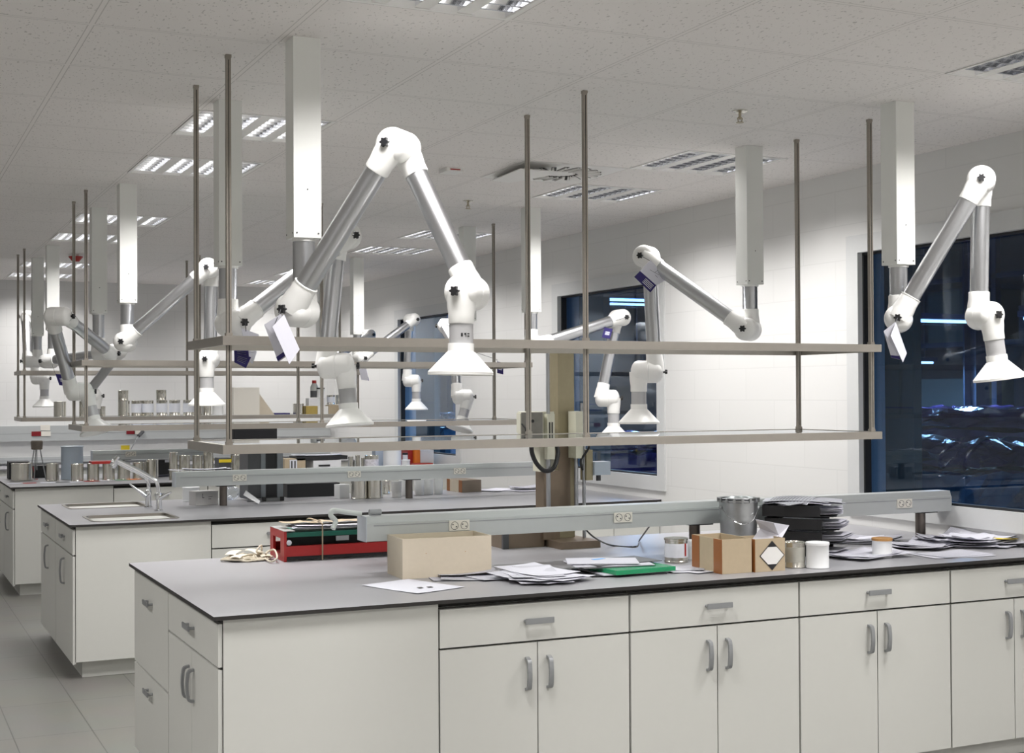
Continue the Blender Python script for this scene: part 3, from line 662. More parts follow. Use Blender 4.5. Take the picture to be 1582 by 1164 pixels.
# instruction booklets hanging on the arm knobs
def booklet(p, label, w_, h_, az, lean, swing, cover='white', open_=.5, string=.05, anchor=None):
    """p hanging point; az direction the cover faces (deg); swing rotates it in its own plane"""
    t = thing('hanging_booklet', label, 'booklet', p, 'instruction booklets hung on the arms'); p = Vector(p)
    f = Vector((math.cos(R(az)), math.sin(R(az)), 0)); s = Vector((0, 0, 1)).cross(f)
    for n in (-1, 1):
        q = nb(); uv = q.loops.layers.uv.verify(); a = open_*n
        # hinge runs down along the spine edge from the string
        out = (s*math.cos(a)+f*math.sin(a))
        dn = (Vector((0, 0, -1))+s*swing+f*lean).normalized(); o0 = p+dn*string
        nr = out.cross(dn).normalized()*.0012
        cs = [o0, o0+out*w_+dn*.01, o0+out*w_+dn*(h_+.01), o0+dn*h_]
        split = cover != 'white' or n == -1
        hh = .72
        def quad(a0, b0, c0, d0, mi):
            v = [q.verts.new(x) for x in (a0-nr, b0-nr, c0-nr, d0-nr, a0+nr, b0+nr, c0+nr, d0+nr)]
            for fi in ((3, 2, 1, 0), (4, 5, 6, 7), (0, 1, 5, 4), (1, 2, 6, 5), (2, 3, 7, 6), (3, 0, 4, 7)):
                fc = q.faces.new([v[i] for i in fi]); fc.material_index = mi
                for l, uu in zip(fc.loops, ((0, 0), (0, 1), (1, 1), (1, 0))): l[uv].uv = uu
        m0, m1 = cs[0].lerp(cs[3], hh), cs[1].lerp(cs[2], hh)
        if cover == 'violet': hh = .0; quad(cs[0], cs[1], cs[2], cs[3], 1)
        elif split: quad(cs[0], cs[1], m1, m0, 0); quad(m0, m1, cs[2], cs[3], 1)
        else: quad(cs[0], cs[1], cs[2], cs[3], 0)
        obj('leaf', q, [paper, purple], t, smooth=False)
        if split:
            q = nb(); nn_ = nr.normalized()*.0018
            for sgn in (-1, 1):
                for r_ in range(4):
                    z0 = .80+r_*.04 if cover != 'violet' else .35+r_*.09
                    A = cs[0].lerp(cs[3], z0); B = cs[1].lerp(cs[2], z0); a0 = A.lerp(B, .25)+nn_*sgn; b0 = A.lerp(B, .8)+nn_*sgn
                    poly(q, [a0, b0, b0+dn*.004, a0+dn*.004], .0002)
            obj('print', q, labelm, t, smooth=False)
    q = nb(); pipe(q, ([anchor] if anchor is not None else [])+[p, p+dn*string], .0016, 6); obj('string', q, dgrey, t)
def leaf_booklet(key, label, leaves, dn_, knob_px, top_px):
    A1 = tg[key]; k0 = A1['Q1']+A1['nn']*.062; t = thing('hanging_booklet', label, 'booklet', k0, 'instruction booklets hung on the arms')
    for i, (pts, dy, m_, foot) in enumerate(leaves):
        P = [at(u, v, y=k0.y-.02+d_) for (u, v), d_ in zip(pts, dy)]; q = nb(); uv = q.loops.layers.uv.verify()
        n_ = (P[1]-P[0]).cross(P[3]-P[0]).normalized()*.0012; f = q.faces.new([q.verts.new(x) for x in P]); g_2 = q.faces.new(list(reversed([q.verts.new(x+n_) for x in P])))
        for fc, uvs in ((f, ((0, 0), (0, 1), (1, 1), (1, 0))), (g_2, ((1, 0), (1, 1), (0, 1), (0, 0)))):
            for l, w3 in zip(fc.loops, uvs): l[uv].uv = (w3[0], w3[1])
        e = list(f.verts), list(reversed(list(g_2.verts)))
        for j in range(4): q.faces.new((e[0][j], e[0][(j+1) % 4], e[1][(j+1) % 4], e[1][j]))
        lf = obj('leaf', q, m_, t, smooth=False)
        nn2 = n_.normalized()*(.0022 if n_.dot(FW) > 0 else .0022); nf = -n_.normalized() if n_.dot(FW) > 0 else n_.normalized()
        if foot:
            lo, hi = foot; A_ = P[1].lerp(P[2], lo)+nf*.003; B_2 = P[0].lerp(P[3], lo)+nf*.003; C_ = P[0].lerp(P[3], hi)+nf*.003; D_ = P[1].lerp(P[2], hi)+nf*.003
            q = nb(); poly(q, [A_, B_2, C_, D_], .0004); obj('violet_foot', q, purple, lf, smooth=False)
        if m_ is purple:
            for r_ in range(4):
                a0 = P[0].lerp(P[3], .25+.15*r_).lerp(P[1].lerp(P[2], .25+.15*r_), .2)+nf*.003; b0 = P[0].lerp(P[3], .25+.15*r_).lerp(P[1].lerp(P[2], .25+.15*r_), .8)+nf*.003
                q = nb(); pipe(q, [a0, b0], .0006, 4); obj('print_line', q, greym, lf, smooth=False)
    q = nb(); pipe(q, [k0, at(*top_px, y=k0.y-.025)], .0016, 6); obj('string', q, dgrey, t)
leaf_booklet('1a', 'white folded instruction booklet hung on the big near arm', [
    ([(408, 502), (434, 485), (449, 546), (430, 560)], (.03, .0, .0, .03), plain, (.86, .97)),
    ([(421, 505), (439, 486), (463, 540), (447, 563)], (-.02, .0, -.0, -.02), paper, None)], 0, (437, 478), (424, 503))
leaf_booklet('1b', 'violet and white booklet hanging behind the upper left corner of the near rack', [
    ([(361, 534), (383, 533), (385, 556), (362, 550)], (-.01, -.01, -.01, -.01), purple, None),
    ([(362, 545), (388, 552), (380, 569), (362, 560)], (-.03, -.03, -.03, -.03), purple, None),
    ([(373, 507), (400, 517), (395, 546), (379, 541)], (.0, .03, .03, 0), plain, None),
    ([(380, 536), (397, 544), (390, 563), (379, 553)], (.02, .03, .03, 0.02), plain, None)], 0, (377, 500), (380, 512))
leaf_booklet('1c', 'white folded booklet hung on the far right arm before the window', [
    ([(1365, 512), (1383, 498), (1390, 556), (1377, 553)], (.03, .0, .0, .03), plain, (.9, .99)),
    ([(1376, 519), (1384, 498), (1401, 546), (1395, 560)], (-.02, .0, -.0, -.02), paper, None)], 0, (1384, 494), (1379, 510))
p = at(80, 562, y=11.9); booklet(p, 'small violet booklet dangling at far left below the second rack shelf', .10, .10, -115, 0, .35, 'violet', .3, .09, tg['3a']['Q1']+tg['3a']['nn']*.06)
p = at(936, 500, y=8.25); booklet(p, 'small violet booklet hung behind the elbow of the arm at the middle window', .06, .07, -115, 0, -.3, 'violet', .3, .03, tg['2c']['J2']+tg['2c']['nn']*.06)
p = at(553, 562, y=11.9); booklet(p, 'small white and violet booklet on the distant arm left of the farthest window', .07, .13, -115, 0, .2, 'white', .3, .02, tg['3c']['Q1']+tg['3c']['nn']*.06)
p = at(768, 556, y=9.75); booklet(p, 'small violet booklet peeping out right of the big near hood', .05, .09, -115, 0, .0, 'violet', .3, .015, tg['2d']['Q1']-tg['2d']['nn']*.06)
# open tag on the elbow of the right-hand arm: a card lying against the tube
A1 = tg['1d']; base_p = A1['J2']+A1['nn']*.05
t = thing('hanging_booklet', 'white tag with a violet foot stuck out from the elbow of the right wall arm', 'booklet', base_p, 'instruction booklets hung on the arms')
c0, c1, c2, c3 = [at(u, v, y=base_p.y-.06) for u, v in ((1005, 402), (1033, 431), (1005, 452), (980, 428))]
e0, e1 = at(989, 419, y=base_p.y-.06), at(1014, 441, y=base_p.y-.06)
q = nb(); uvl = q.loops.layers.uv.verify(); poly(q, [c0, c1, e1, e0], .002); obj('card', q, plain, t, smooth=False)
q = nb(); poly(q, [e0, e1, c2, c3], .0022); obj('violet_foot', q, purple, t, smooth=False)
q = nb()
for r_ in range(4):
    a0 = e0.lerp(c3, .25+r_*.17); b0 = e1.lerp(c2, .25+r_*.17); n_ = (c1-c0).cross(c3-c0).normalized(); n_ = n_ if n_.dot(FW) < 0 else -n_
    a1, b1 = a0.lerp(b0, .4)+n_*.004, a0.lerp(b0, .9)+n_*.004; dd = (c3-e0).normalized()*.003; poly(q, [a1, b1, b1+dd, a1+dd], .0004)
obj('print', q, labelm, t, smooth=False)
q = nb(); m0 = at(1012, 418, y=base_p.y-.068)
for s in ((-8, -4, 6, 4), (0, 0, 8, -6), (0, 4, 4, 8)): pipe(q, [at(1012+s[0], 421+s[1], y=base_p.y-.064), at(1012+s[2], 421+s[3], y=base_p.y-.064)], .0008, 5)
obj('sketch', q, dgrey, t); q = nb(); pipe(q, [A1['J2']+A1['nn']*.055, at(1006, 404, y=base_p.y-.06)], .0016, 6); obj('string', q, dgrey, t)

# ------------------------------------------------------------------ helpers for loose things
FH = Vector((FW.x, FW.y, 0)).normalized()
def px_m(p): return (Vector(p)-Vector((0, 0, HC))).dot(FW)/FPX
def tin(c, r, h, label, cat='tin', grp='metal tins', name='paint_tin', m=None, lab=None, lidm=None, lidh=.0, handle=False):
    c = Vector(c); t = thing(name, label, cat, c, grp); m = m or tin_default
    q = nb(); rev(q, c, (0, 0, 1), [(0, r*.96), (.002, r), (.006, r), (.008, r*.975), (h-.009, r*.975), (h-.007, r), (h-.001, r), (h, r*.96), (h-.004, r*.93), (h-.005, r*.8)], 28); b_ = obj('body', q, m, t)
    q = nb()
    if lidm: rev(q, c+Vector((0, 0, h-.006)), (0, 0, 1), [(0, r*1.03), (.006+lidh, r*1.03), (.008+lidh, r*.98)], 28); obj('lid', q, lidm, t)
    else: rev(q, c+Vector((0, 0, h-.005)), (0, 0, 1), [(0, r*.78), (.003, r*.78), (.003, r*.7), (.001, r*.68)], 24); obj('lid', q, m, t)
    if lab:
        q = nb(); rev(q, c, (0, 0, 1), [(h*.22, r*.98), (h*.22, r*.99), (h*.80, r*.99), (h*.80, r*.98)], 28, 0, False, False); obj('label', q, lab, t)
    return t
tin_default = tin
tin_default = mat('tin_plate', (.5, .5, .5))
def tin_at(u, v, w_, h_, label, z=.9, **k):
    """front foot of the tin at pixel u,v on the surface at height z; width and height in photo pixels"""
    p = at(u, v, z=z); s = px_m(p); r = w_*s/2; p = p+FH*r; p.z = z+.0005; return tin(p, r, h_*s, label, **k)
def box_at(name, label, cat, pl, pr, h, depth, m, z=.9, grp=None, open_=False, lidgap=True, parts=True, inner=None, dz=.0005):
    """carton: pl, pr pixels of the front foot corners"""
    a, b_ = at(*pl, z=z), at(*pr, z=z); d = (b_-a); L = d.length; d.normalize(); n = Vector((-d.y, d.x, 0))
    t = thing(name, label, cat, (a.x, a.y, z+dz), grp); q = nb(); O = Vector((a.x, a.y, z+dz)); T = .004
    def P_(i, j, k): return O+d*i+n*j+Vector((0, 0, k))
    def bx(i0, j0, k0, i1, j1, k1, mi=0):
        v = [q.verts.new(P_(*e)) for e in ((i0, j0, k0), (i1, j0, k0), (i1, j1, k0), (i0, j1, k0), (i0, j0, k1), (i1, j0, k1), (i1, j1, k1), (i0, j1, k1))]
        for f in ((3, 2, 1, 0), (4, 5, 6, 7), (0, 1, 5, 4), (1, 2, 6, 5), (2, 3, 7, 6), (3, 0, 4, 7)): q.faces.new([v[e] for e in f]).material_index = mi
    if open_:
        bx(0, 0, 0, L, depth, T); bx(0, 0, T, L, T, h); bx(0, depth-T, T, L, depth, h); bx(0, T, T, T, depth-T, h); bx(L-T, T, T, L, depth-T, h)
    else:
        bx(0, 0, 0, L, depth, h-.002); bx(0, 0, h-.002, L*1.0, depth*.498, h); bx(0, depth*.502, h-.002, L, depth, h)
    obj('body', q, m, t, smooth=False)
    return t, O, d, n, L
def add_quad(t, name, pts, m, th=.0008):
    q = nb(); poly(q, pts, th); return obj(name, q, m, t, smooth=False)
def pile(c, label, specs, m=None, name='paper_pile', cat='papers', z=.9, grp='loose papers'):
    """specs: (dx, dy, sx, sy, deg, curl, tilt); each sheet a part"""
    c = at(*c, z=z) if len(c) == 2 else Vector(c); zz = z+.0006; t = thing(name, label, cat, (c.x, c.y, z), grp)
    for i, (dx, dy, sx, sy, dg, cu, ti) in enumerate(specs):
        q = nb(); sheet(q, (c.x+dx, c.y+dy), sx, sy, R(dg), zz, cu, 0, i+int(abs(c.x)*100), ti); zz += .0016+.0
        obj('sheet', q, (m or [paper, plain, filmp])[i % len(m or [1, 1, 1])] if m else [paper, plain][i % 2], t)
    return t
rnd = random.Random(4)

# ------------------------------------------------------------------ nearest bench
# red paper cutter tied up with string
a = at(439, 869, z=.9); d = Vector((math.cos(R(-2)), math.sin(R(-2)), 0)); n = Vector((-d.y, d.x, 0)); L, D = .60, .27
t = thing('paper_cutter', 'red metal sheet cutter with green bed under tied white sheets', 'cutter', (a.x, a.y, .9))
O = Vector((a.x, a.y, .9005))
def obx(q, i0, j0, k0, i1, j1, k1, mi=0):
    v = [q.verts.new(O+d*i+n*j+Vector((0, 0, k))) for i, j, k in ((i0, j0, k0), (i1, j0, k0), (i1, j1, k0), (i0, j1, k0), (i0, j0, k1), (i1, j0, k1), (i1, j1, k1), (i0, j1, k1))]
    for f in ((3, 2, 1, 0), (4, 5, 6, 7), (0, 1, 5, 4), (1, 2, 6, 5), (2, 3, 7, 6), (3, 0, 4, 7)): q.faces.new([v[e] for e in f]).material_index = mi
for x0 in (0, L-.012):
    q = nb(); obx(q, x0, 0, 0, x0+.012, .07, .135); obx(q, x0, D-.06, 0, x0+.012, D, .135); obx(q, x0, .07, 0, x0+.012, D-.06, .03); obx(q, x0, .07, .10, x0+.012, D-.06, .135); obj('end_plate', q, redm, t, smooth=False)
q = nb(); obx(q, .012, .004, .022, L-.012, .03, .068); obx(q, .012, .03, .022, L-.012, D-.02, .03); obx(q, .012, D-.03, .022, L-.012, D-.004, .068); obj('beam', q, redm, t, bev=.002)
q = nb(); obx(q, .012, .01, .008, L-.012, .04, .0215); obx(q, .012, .07, .03, L-.012, .09, .10); obj('painted_shade', q, blackm, t, smooth=False)  # black bars standing in for shade below and behind the red beam
q = nb(); obx(q, .0125, .006, .108, L-.0125, D-.01, .128); obj('bed', q, dgreen, t, bev=.002)
q = nb(); obx(q, .0, 0, .1352, .05, D, .1372); obj('top_plate', q, mat('dull_metal', (.45, .45, .44), .4, .6, noise=.1), t, smooth=False)
q = nb(); cyl(q, O+d*.022+Vector((0, 0, .085))-n*.004, O+d*.022+Vector((0, 0, .085))+n*.03, .012, 14); obj('knob', q, chrome, t)
q = nb(); obx(q, .24, .0, .085, .30, .004, .106); obj('plate', q, greym, t, smooth=False)
t = thing('paper_stack', 'white sheets with a brown wrapper edge lying on the red cutter', 'papers', O+Vector((0, 0, .138)))
O2 = O; 
for i in range(3):
    q = nb(); cc = O+d*(.30+.01*i)+n*(.10+.006*i); sheet(q, (cc.x, cc.y), .50, .17, math.atan2(d.y, d.x), .9005+.1375+.005*i, .006, 0, i); obj('sheet', q, plain, t)
q = nb(); cc = O+d*.27+n*.15; sheet(q, (cc.x, cc.y), .50, .09, math.atan2(d.y, d.x)+.02, .9005+.160, .004, 0, 9, n=10)
for v in q.verts: v.co.z += .004*math.sin(v.co.x*70)
obj('wrapper', q, jutem, t)
t = thing('string', 'jute string tied round the red cutter and its sheets', 'string', O+d*.175)
q = nb(); sx = .175; pts = [O+d*sx-n*.004+Vector((0, 0, .002)), O+d*sx-n*.005+Vector((0, 0, .09)), O+d*sx-n*.003+Vector((0, 0, .15)), O+d*sx+n*.02+Vector((0, 0, .168)), O+d*sx+n*(D-.03)+Vector((0, 0, .168)), O+d*sx+n*(D+.004)+Vector((0, 0, .13)), O+d*sx+n*(D+.004)+Vector((0, 0, .003))]
pipe(q, smoothpts(pts, 4), .0032, 8)
ball(q, O+d*sx+n*.05+Vector((0, 0, .172)), .007, 8); obj('strand', q, jutem, t)
# ivory cord in a heap
c0 = at(382, 866, z=.9); t = thing('cord_heap', 'heap of ivory cord with its end looping into the red cutter', 'cord', c0)
q = nb(); pts = []
for i in range(110):
    a = i*.83+rnd.uniform(-.3, .3); r_ = .02+.075*rnd.random(); pts.append(c0+Vector((math.cos(a)*r_*1.25, math.sin(a)*r_*.9, .006+.032*rnd.random()*(1-r_/.12))))
pipe(q, smoothpts(pts, 5), .0042, 7); obj('coil', q, cordm, t)
q = nb(); pts = [c0+Vector((.06, 0, .03)), at(396, 852, z=.945), at(404, 843, z=.965), at(405, 858, z=.92), at(418, 868, z=.908), at(428, 862, z=.925), at(424, 850, z=.945), at(415, 852, z=.935), at(410, 856, z=.93)]
pipe(q, smoothpts(pts, 6), .0042, 8); obj('lead', q, cordm, t)
q = nb()
for i in range(9):
    cc = c0+Vector((rnd.uniform(-.06, .08), rnd.uniform(-.03, .03), 0)); sheet(q, (cc.x, cc.y), .09, .05, rnd.uniform(0, 3), .912+.0035*i, -.010, 0, i, tilt=rnd.uniform(-.008, .012), n=4)
obj('wrapping', q, mat('ivory_wrap', (.66, .60, .48), .5, noise=.1), t)
# carton
t, O, d, n, L = box_at('open_carton', 'large open grey-brown carton in front of the rail end', 'box', (622, 896), (759.4, 888), .162, .21, grayboard, open_=True)
q = nb(); P_ = lambda i, j, k: O+d*i+n*j+Vector((0, 0, k))
for (i, k) in ((.10, .10), (.27, .10)): cyl(q, P_(i, -.0002, k), P_(i, -.001, k), .002, 6)
obj('mark', q, brownlid, t)
pile((638, 907), 'white data sheet at the left before the open carton', [(0, 0, .33, .24, -70, .002, 0)], m=[plain])
q = nb(); c = at(652, 909, z=.9016)
for s in (-.018, .022): box(q, (c.x+s, c.y-.012, .9042), (c.x+s+.02, c.y+.012, .9046))
o = bpy.data.objects['sheet'] if 'sheet' in bpy.data.objects else None
last = [x for x in C.objects if x.name.startswith('paper_pile')][-1]; obj('print_marks', q, dgrey, last, smooth=False)
pile((738, 893), 'greyish see-through sheets between the open carton and the paper fan', [(-.06, .03, .26, .17, -12, .004, 0), (.0, -.0, .30, .20, -22, .006, 0), (.07, -.04, .22, .15, 8, .003, 0), (-.02, .06, .25, .10, -8, .01, .01)], m=[filmp, filmp, paper, filmp])
pile((2.44, 5.0, .9), 'fanned pile of white sheets in the middle of the front edge', [(rnd.uniform(-.05, .05), rnd.uniform(-.06, .05), .30, .215, 95+rnd.uniform(-28, 22), .003+.0007*i, .0008*i) for i in range(12)])
# folders
c = at(962, 884, z=.9); t = thing('folder_stack', 'stack of dark plastic folders with one bright green folder', 'folders', (c.x, c.y, .9))
zz = .9006
for i, (dx, dy, sx, sy, dg, th, m_, nm) in enumerate(((-.02, .0, .33, .25, -8, .006, blackm, 'dark_folder'), (0, -.01, .31, .24, -2, .004, filmp, 'grey_folder'), (.02, -.035, .29, .23, 3, .018, green, 'green_folder'), (-.04, .04, .32, .22, -6, .003, dgrey, 'dark_folder'), (-.04, .05, .34, .22, -14, .003, filmp, 'grey_folder'), (.01, .07, .33, .2, 6, .003, dgrey, 'dark_folder'), (-.06, .07, .30, .2, -25, .003, filmp, 'grey_folder'))):
    q = nb(); box(q, (c.x+dx-sx/2, c.y+dy-sy/2, zz), (c.x+dx+sx/2, c.y+dy+sy/2, zz+th), rot=R(dg)); zz += th+.0004
    obj(nm, q, m_, t, bev=.0012 if th < .01 else .007)
q = nb(); cc = c+Vector((-.05, .12, 0)); box(q, (cc.x-.03, cc.y-.012, zz), (cc.x+.03, cc.y+.012, zz+.0008), rot=.2); obj('blue_sticker', q, mat('blue_sticker', (.10, .35, .75), .5, noise=.02), t, smooth=False)
pile((1072, 881), 'few white sheets between the green folder and the taped carton', [(0, 0, .26, .18, -10, .004, 0), (.03, -.02, .24, .17, 15, .003, 0), (-.05, .06, .24, .17, -35, .005, 0)])
# tins and cartons at the edge
tin_at(1047, 871, 37, 37, 'tin with white and red label, lid dark, left of the taped carton', lab=labelm, lidm=tin_default)
q = nb(); c = at(1061, 866, z=.9); p0 = [at(1058, 866, z=.915), at(1062, 866, z=.915)]
t0 = [x for x in C.objects if x.name.startswith('paint_tin')][-1]
cc = Vector(t0.location); rr0 = .0525
rr0 = 37*px_m(at(1047, 871, z=.9))/2
dirv = (-FH*math.cos(.75)+RT*math.sin(.75)); dirv.z = 0; dirv.normalize(); tn = Vector((-dirv.y, dirv.x, 0))
poly(q, [cc+dirv*(rr0*.995)-tn*.005+Vector((0, 0, .03)), cc+dirv*(rr0*.995)+tn*.005+Vector((0, 0, .03)), cc+dirv*(rr0*.995)+tn*.005+Vector((0, 0, .085)), cc+dirv*(rr0*.995)-tn*.005+Vector((0, 0, .085))], .0008); obj('red_stripe', q, redp, t0, smooth=False)
tin_at(1071, 866, 15, 30, 'slim white bottle half hidden behind the taped carton', name='bottle', cat='bottle', grp=None, m=whitejar, lidm=whitejar)
t, O, d, n, L = box_at('open_carton', 'brown open carton with two brown tape strips at the front edge', 'box', (1116, 888), (1161.5, 885), .142, .24, card, open_=True)
def stripe(j0, j1, k0, k1, side, m_, nm='tape_strip'):
    if side == 'L': pts = [O-d*.0002+n*j0+Vector((0, 0, k0)), O-d*.0002+n*j0+Vector((0, 0, k1)), O-d*.0002+n*j1+Vector((0, 0, k1)), O-d*.0002+n*j1+Vector((0, 0, k0))]
    else: pts = [O-n*.0002+d*j0+Vector((0, 0, k0)), O-n*.0002+d*j1+Vector((0, 0, k0)), O-n*.0002+d*j1+Vector((0, 0, k1)), O-n*.0002+d*j0+Vector((0, 0, k1))]
    q = nb(); poly(q, pts, .0009); bmesh.ops.translate(q, verts=q.verts, vec=(-d if side == 'L' else -n)*.0008); obj(nm, q, m_, t, smooth=False)
stripe(.0, .065, 0, .142, 'L', tape); stripe(.18, .24, 0, .142, 'L', tape)
t, O, d, n, L = box_at('small_carton', 'small brown carton with a black and white diamond label', 'box', (1167, 885), (1213, 882), .137, .14, card, open_=True)
stripe(.0, .06, 0, .137, 'L', tape)
cx_ = L*.56; cz = .066; hw = .062
def F(i, k, e=.0): return O+d*i-n*(.0008+e)+Vector((0, 0, k))
q = nb(); poly(q, [F(cx_, cz-hw), F(cx_+hw, cz), F(cx_, cz+hw), F(cx_-hw, cz)], .0006); obj('diamond_label', q, blackp, t, smooth=False)
i_ = .057; c_ = .036; q = nb(); poly(q, [F(cx_-(i_-c_), cz-c_, .0009), F(cx_+(i_-c_), cz-c_, .0009), F(cx_+i_, cz, .0009), F(cx_+(i_-c_), cz+c_, .0009), F(cx_-(i_-c_), cz+c_, .0009), F(cx_-i_, cz, .0009)], .0006); obj('label_centre', q, lampwhite, t, smooth=False)
# folded paper poking out of the small carton
t = thing('folded_paper', 'folded white leaflet standing up out of the diamond labelled carton', 'paper', O+Vector((0, 0, .10)))
yy = O.y+.06
f1 = [at(u, v, y=yy-.0) for u, v in ((1158, 839), (1171, 815), (1167, 803), (1195, 808), (1203, 829), (1198, 841))]
q = nb(); A, B_, Cc, Dd, E_, F_ = f1
def leaf(pts, m_=plain): 
    q = nb(); poly(q, pts, .001); obj('leaf', q, m_, t, smooth=False)
leaf([at(1158, 840, y=yy), at(1174, 817, y=yy+.02), at(1203, 827, y=yy+.02), at(1199, 841, y=yy)])
leaf([at(1174, 817, y=yy+.02), at(1167, 803, y=yy-.03), at(1195, 808, y=yy-.03), at(1203, 827, y=yy+.02)])
leaf([at(1203, 827, y=yy+.02), at(1195, 808, y=yy+.0), at(1219, 812, y=yy+.03), at(1202, 842, y=yy+.0)])
tin_at(1231, 879, 33, 40, 'unlabelled tin with a rust brown side right of the diamond carton', m=tin_default, lab=mat('tin_sticker', (.50, .49, .44), .4, .5, noise=.15))
tin_at(1267, 880, 36, 38, 'white plastic tub with a lid beside the unlabelled tin', name='plastic_tub', cat='tub', grp=None, m=whitejar, lidm=whitejar, lidh=.004)
# metal bucket
c = at(1141, 866, z=.9)+FH*.0; c = Vector((at(1141, 820, y=5.27).x, 5.27, .9005)); t = thing('metal_bucket', 'dull galvanised bucket with wire handle behind the taped carton', 'bucket', c)
h = at(1141, 772, y=5.27).z-.9; r_ = .0895
q = nb(); rev(q, c, (0, 0, 1), [(0, r_*.86), (.004, r_*.88), (h*.62, r_*.95), (h*.66, r_*.97), (h*.68, r_*.95), (h*.72, r_*.97), (h*.75, r_*.955), (h-.012, r_*.985), (h-.008, r_*1.03), (h, r_*1.03)], 40, 0, True, False); obj('body', q, zinc, t)
q = nb(); rev(q, c+Vector((0, 0, h-.004)), (0, 0, 1), [(0, r_*.9), (.005, r_*1.0), (.011, r_*1.045), (.014, r_*1.03), (.012, r_*.93), (.006, r_*.9)], 40, 0, True, True)
for i in range(16): a_ = 2*PI*i/16; box(q, (c.x+r_*1.035*math.cos(a_)-.006, c.y+r_*1.035*math.sin(a_)-.006, c.z+h-.010), (c.x+r_*1.035*math.cos(a_)+.006, c.y+r_*1.035*math.sin(a_)+.006, c.z+h+.009), rot=a_)
obj('lid', q, zinc, t)
q = nb(); e1 = c-RT*r_*.96-FH*.03+Vector((0, 0, h-.035)); e2 = c+RT*r_*.96-FH*.03+Vector((0, 0, h-.035))
pipe(q, smoothpts([e1, c-RT*.05-FH*(r_+.012)+Vector((0, 0, h-.08)), c-FH*(r_+.02)+Vector((0, 0, h-.105)), c+RT*.05-FH*(r_+.012)+Vector((0, 0, h-.085)), e2], 6), .0018, 8)
obj('wire_handle', q, chrome, t)
q = nb(); ball(q, e1+FH*.004, .009, 10); ball(q, e2+FH*.004, .009, 10); obj('ear', q, zinc, t)
# letter trays
c = Vector((at(1242, 800, y=5.215).x, 5.215, .9)); t = thing('letter_tray', 'stack of black letter trays stuffed with papers', 'letter tray', c)
def tray(z0, dx, dy, rot, sx=.32, sy=.245, hh=.052):
    q = nb(); T = .003; x0, x1, y0, y1 = c.x+dx-sx/2, c.x+dx+sx/2, c.y+dy-sy/2, c.y+dy+sy/2; pv = (c.x+dx, c.y+dy)
    box(q, (x0, y0, z0), (x1, y1, z0+T), rot=rot, piv=pv); box(q, (x0, y0, z0+T), (x0+T, y1, z0+hh), rot=rot, piv=pv)
    box(q, (x0+T, y0, z0+T), (x1-.06, y0+T, z0+hh*.95), rot=rot, piv=pv); box(q, (x0+T, y1-T, z0+T), (x1-.06, y1, z0+hh*.95), rot=rot, piv=pv)
    # lip at the open end
    box(q, (x1, y0+.03, z0), (x1+.012, y1-.03, z0+T), rot=rot, piv=pv)
    obj('tray', q, blackp, t, smooth=False)
    od = Vector((math.cos(rot), math.sin(rot), 0)); nsh = 7 if z0 > .95 else 5
    for i in range(nsh):
        e = .02+rnd.uniform(0, .03); q = nb(); sheet(q, (c.x+dx+od.x*e, c.y+dy+od.y*e), sx-.02, sy-.04, rot+rnd.uniform(-.06, .06), z0+.005+.0042*i, .003, 0, i, tilt=rnd.uniform(0, .006)); obj('sheet', q, [plain, paper, filmp][i % 3], t)
for i, (dx, dy) in enumerate(((0, 0), (.012, -.004), (.0, .0), (-.02, .006))): tray(.9006+i*.060, dx, dy, R(-56+i*5))
for i in range(6):
    q = nb(); sheet(q, (c.x-.01+rnd.uniform(-.03, .03), c.y+rnd.uniform(-.02, .02)), .30, .21, R(-20+rnd.uniform(-25, 25)), .9006+.242+.003*i, -.012, 0, i+3); obj('sheet', q, [plain, filmp][i % 2], t)
q = nb(); sheet(q, (c.x-.03, c.y+.02), .26, .19, R(35), 1.166, -.026, 0, 77); obj('sheet', q, filmp, t)
# papers at the right end
pile((1338, 861), 'printed forms slipping over each other before the black trays', [(rnd.uniform(-.04, .06), rnd.uniform(-.03, .03), .30, .20, 5+rnd.uniform(-16, 16), .010, .014-.002*i) for i in range(7)])
tin_at(1367, 863, 31, 28, 'small white tub with a brown lid among the papers', name='plastic_tub', cat='tub', grp=None, m=whitejar, lidm=brownlid, lidh=.004)
pile((1420, 846), 'loose grey papers around the right rail leg', [(-.02, .05, .30, .21, -35, .012, 0), (.06, -.02, .30, .21, 20, .01, .01), (.02, .02, .28, .2, -15, .014, 0), (.1, .04, .28, .2, 40, .01, .01), (-.06, -.03, .28, .19, -50, .012, 0)], m=[paper, filmp, plain])
pile((1470, 858), 'flat white document nearest the edge at the right', [(0, 0, .33, .21, -6, .003, 0), (.02, .01, .30, .2, 4, .004, .0)], m=[plain, paper])
pile((1512, 840), 'messy heap of documents close to the window wall', [(rnd.uniform(-.13, .06), rnd.uniform(-.09, .07), .30, .21, rnd.uniform(-60, 60), .006+.0009*i, rnd.uniform(-.002, .010)) for i in range(16)], m=[plain, paper, filmp])
pile((1480, 838), 'stack of lilac-grey documents between the right rail leg and the messy heap', [(rnd.uniform(-.07, .07), rnd.uniform(-.04, .05), .30, .21, rnd.uniform(-40, 30), .012+.002*i, rnd.uniform(-.004, .015)) for i in range(8)], m=[plain, paper, filmp])
pile((1330, 838), 'sheets lying between the black trays and the small brown-lidded tub', [(rnd.uniform(-.03, .10), rnd.uniform(-.04, .04), .30, .21, rnd.uniform(-60, -20), .008+.002*i, rnd.uniform(-.004, .012)) for i in range(6)], m=[plain, filmp])
c = at(1556, 842, z=.9); t = thing('yellow_note', 'bright yellow note lying on the documents at the right', 'note', (c.x, c.y, .938)); q = nb(); sheet(q, (c.x-.06, c.y-.05), .10, .055, R(-25), .936, .002, 0, 5, n=3); obj('note', q, yellow, t)
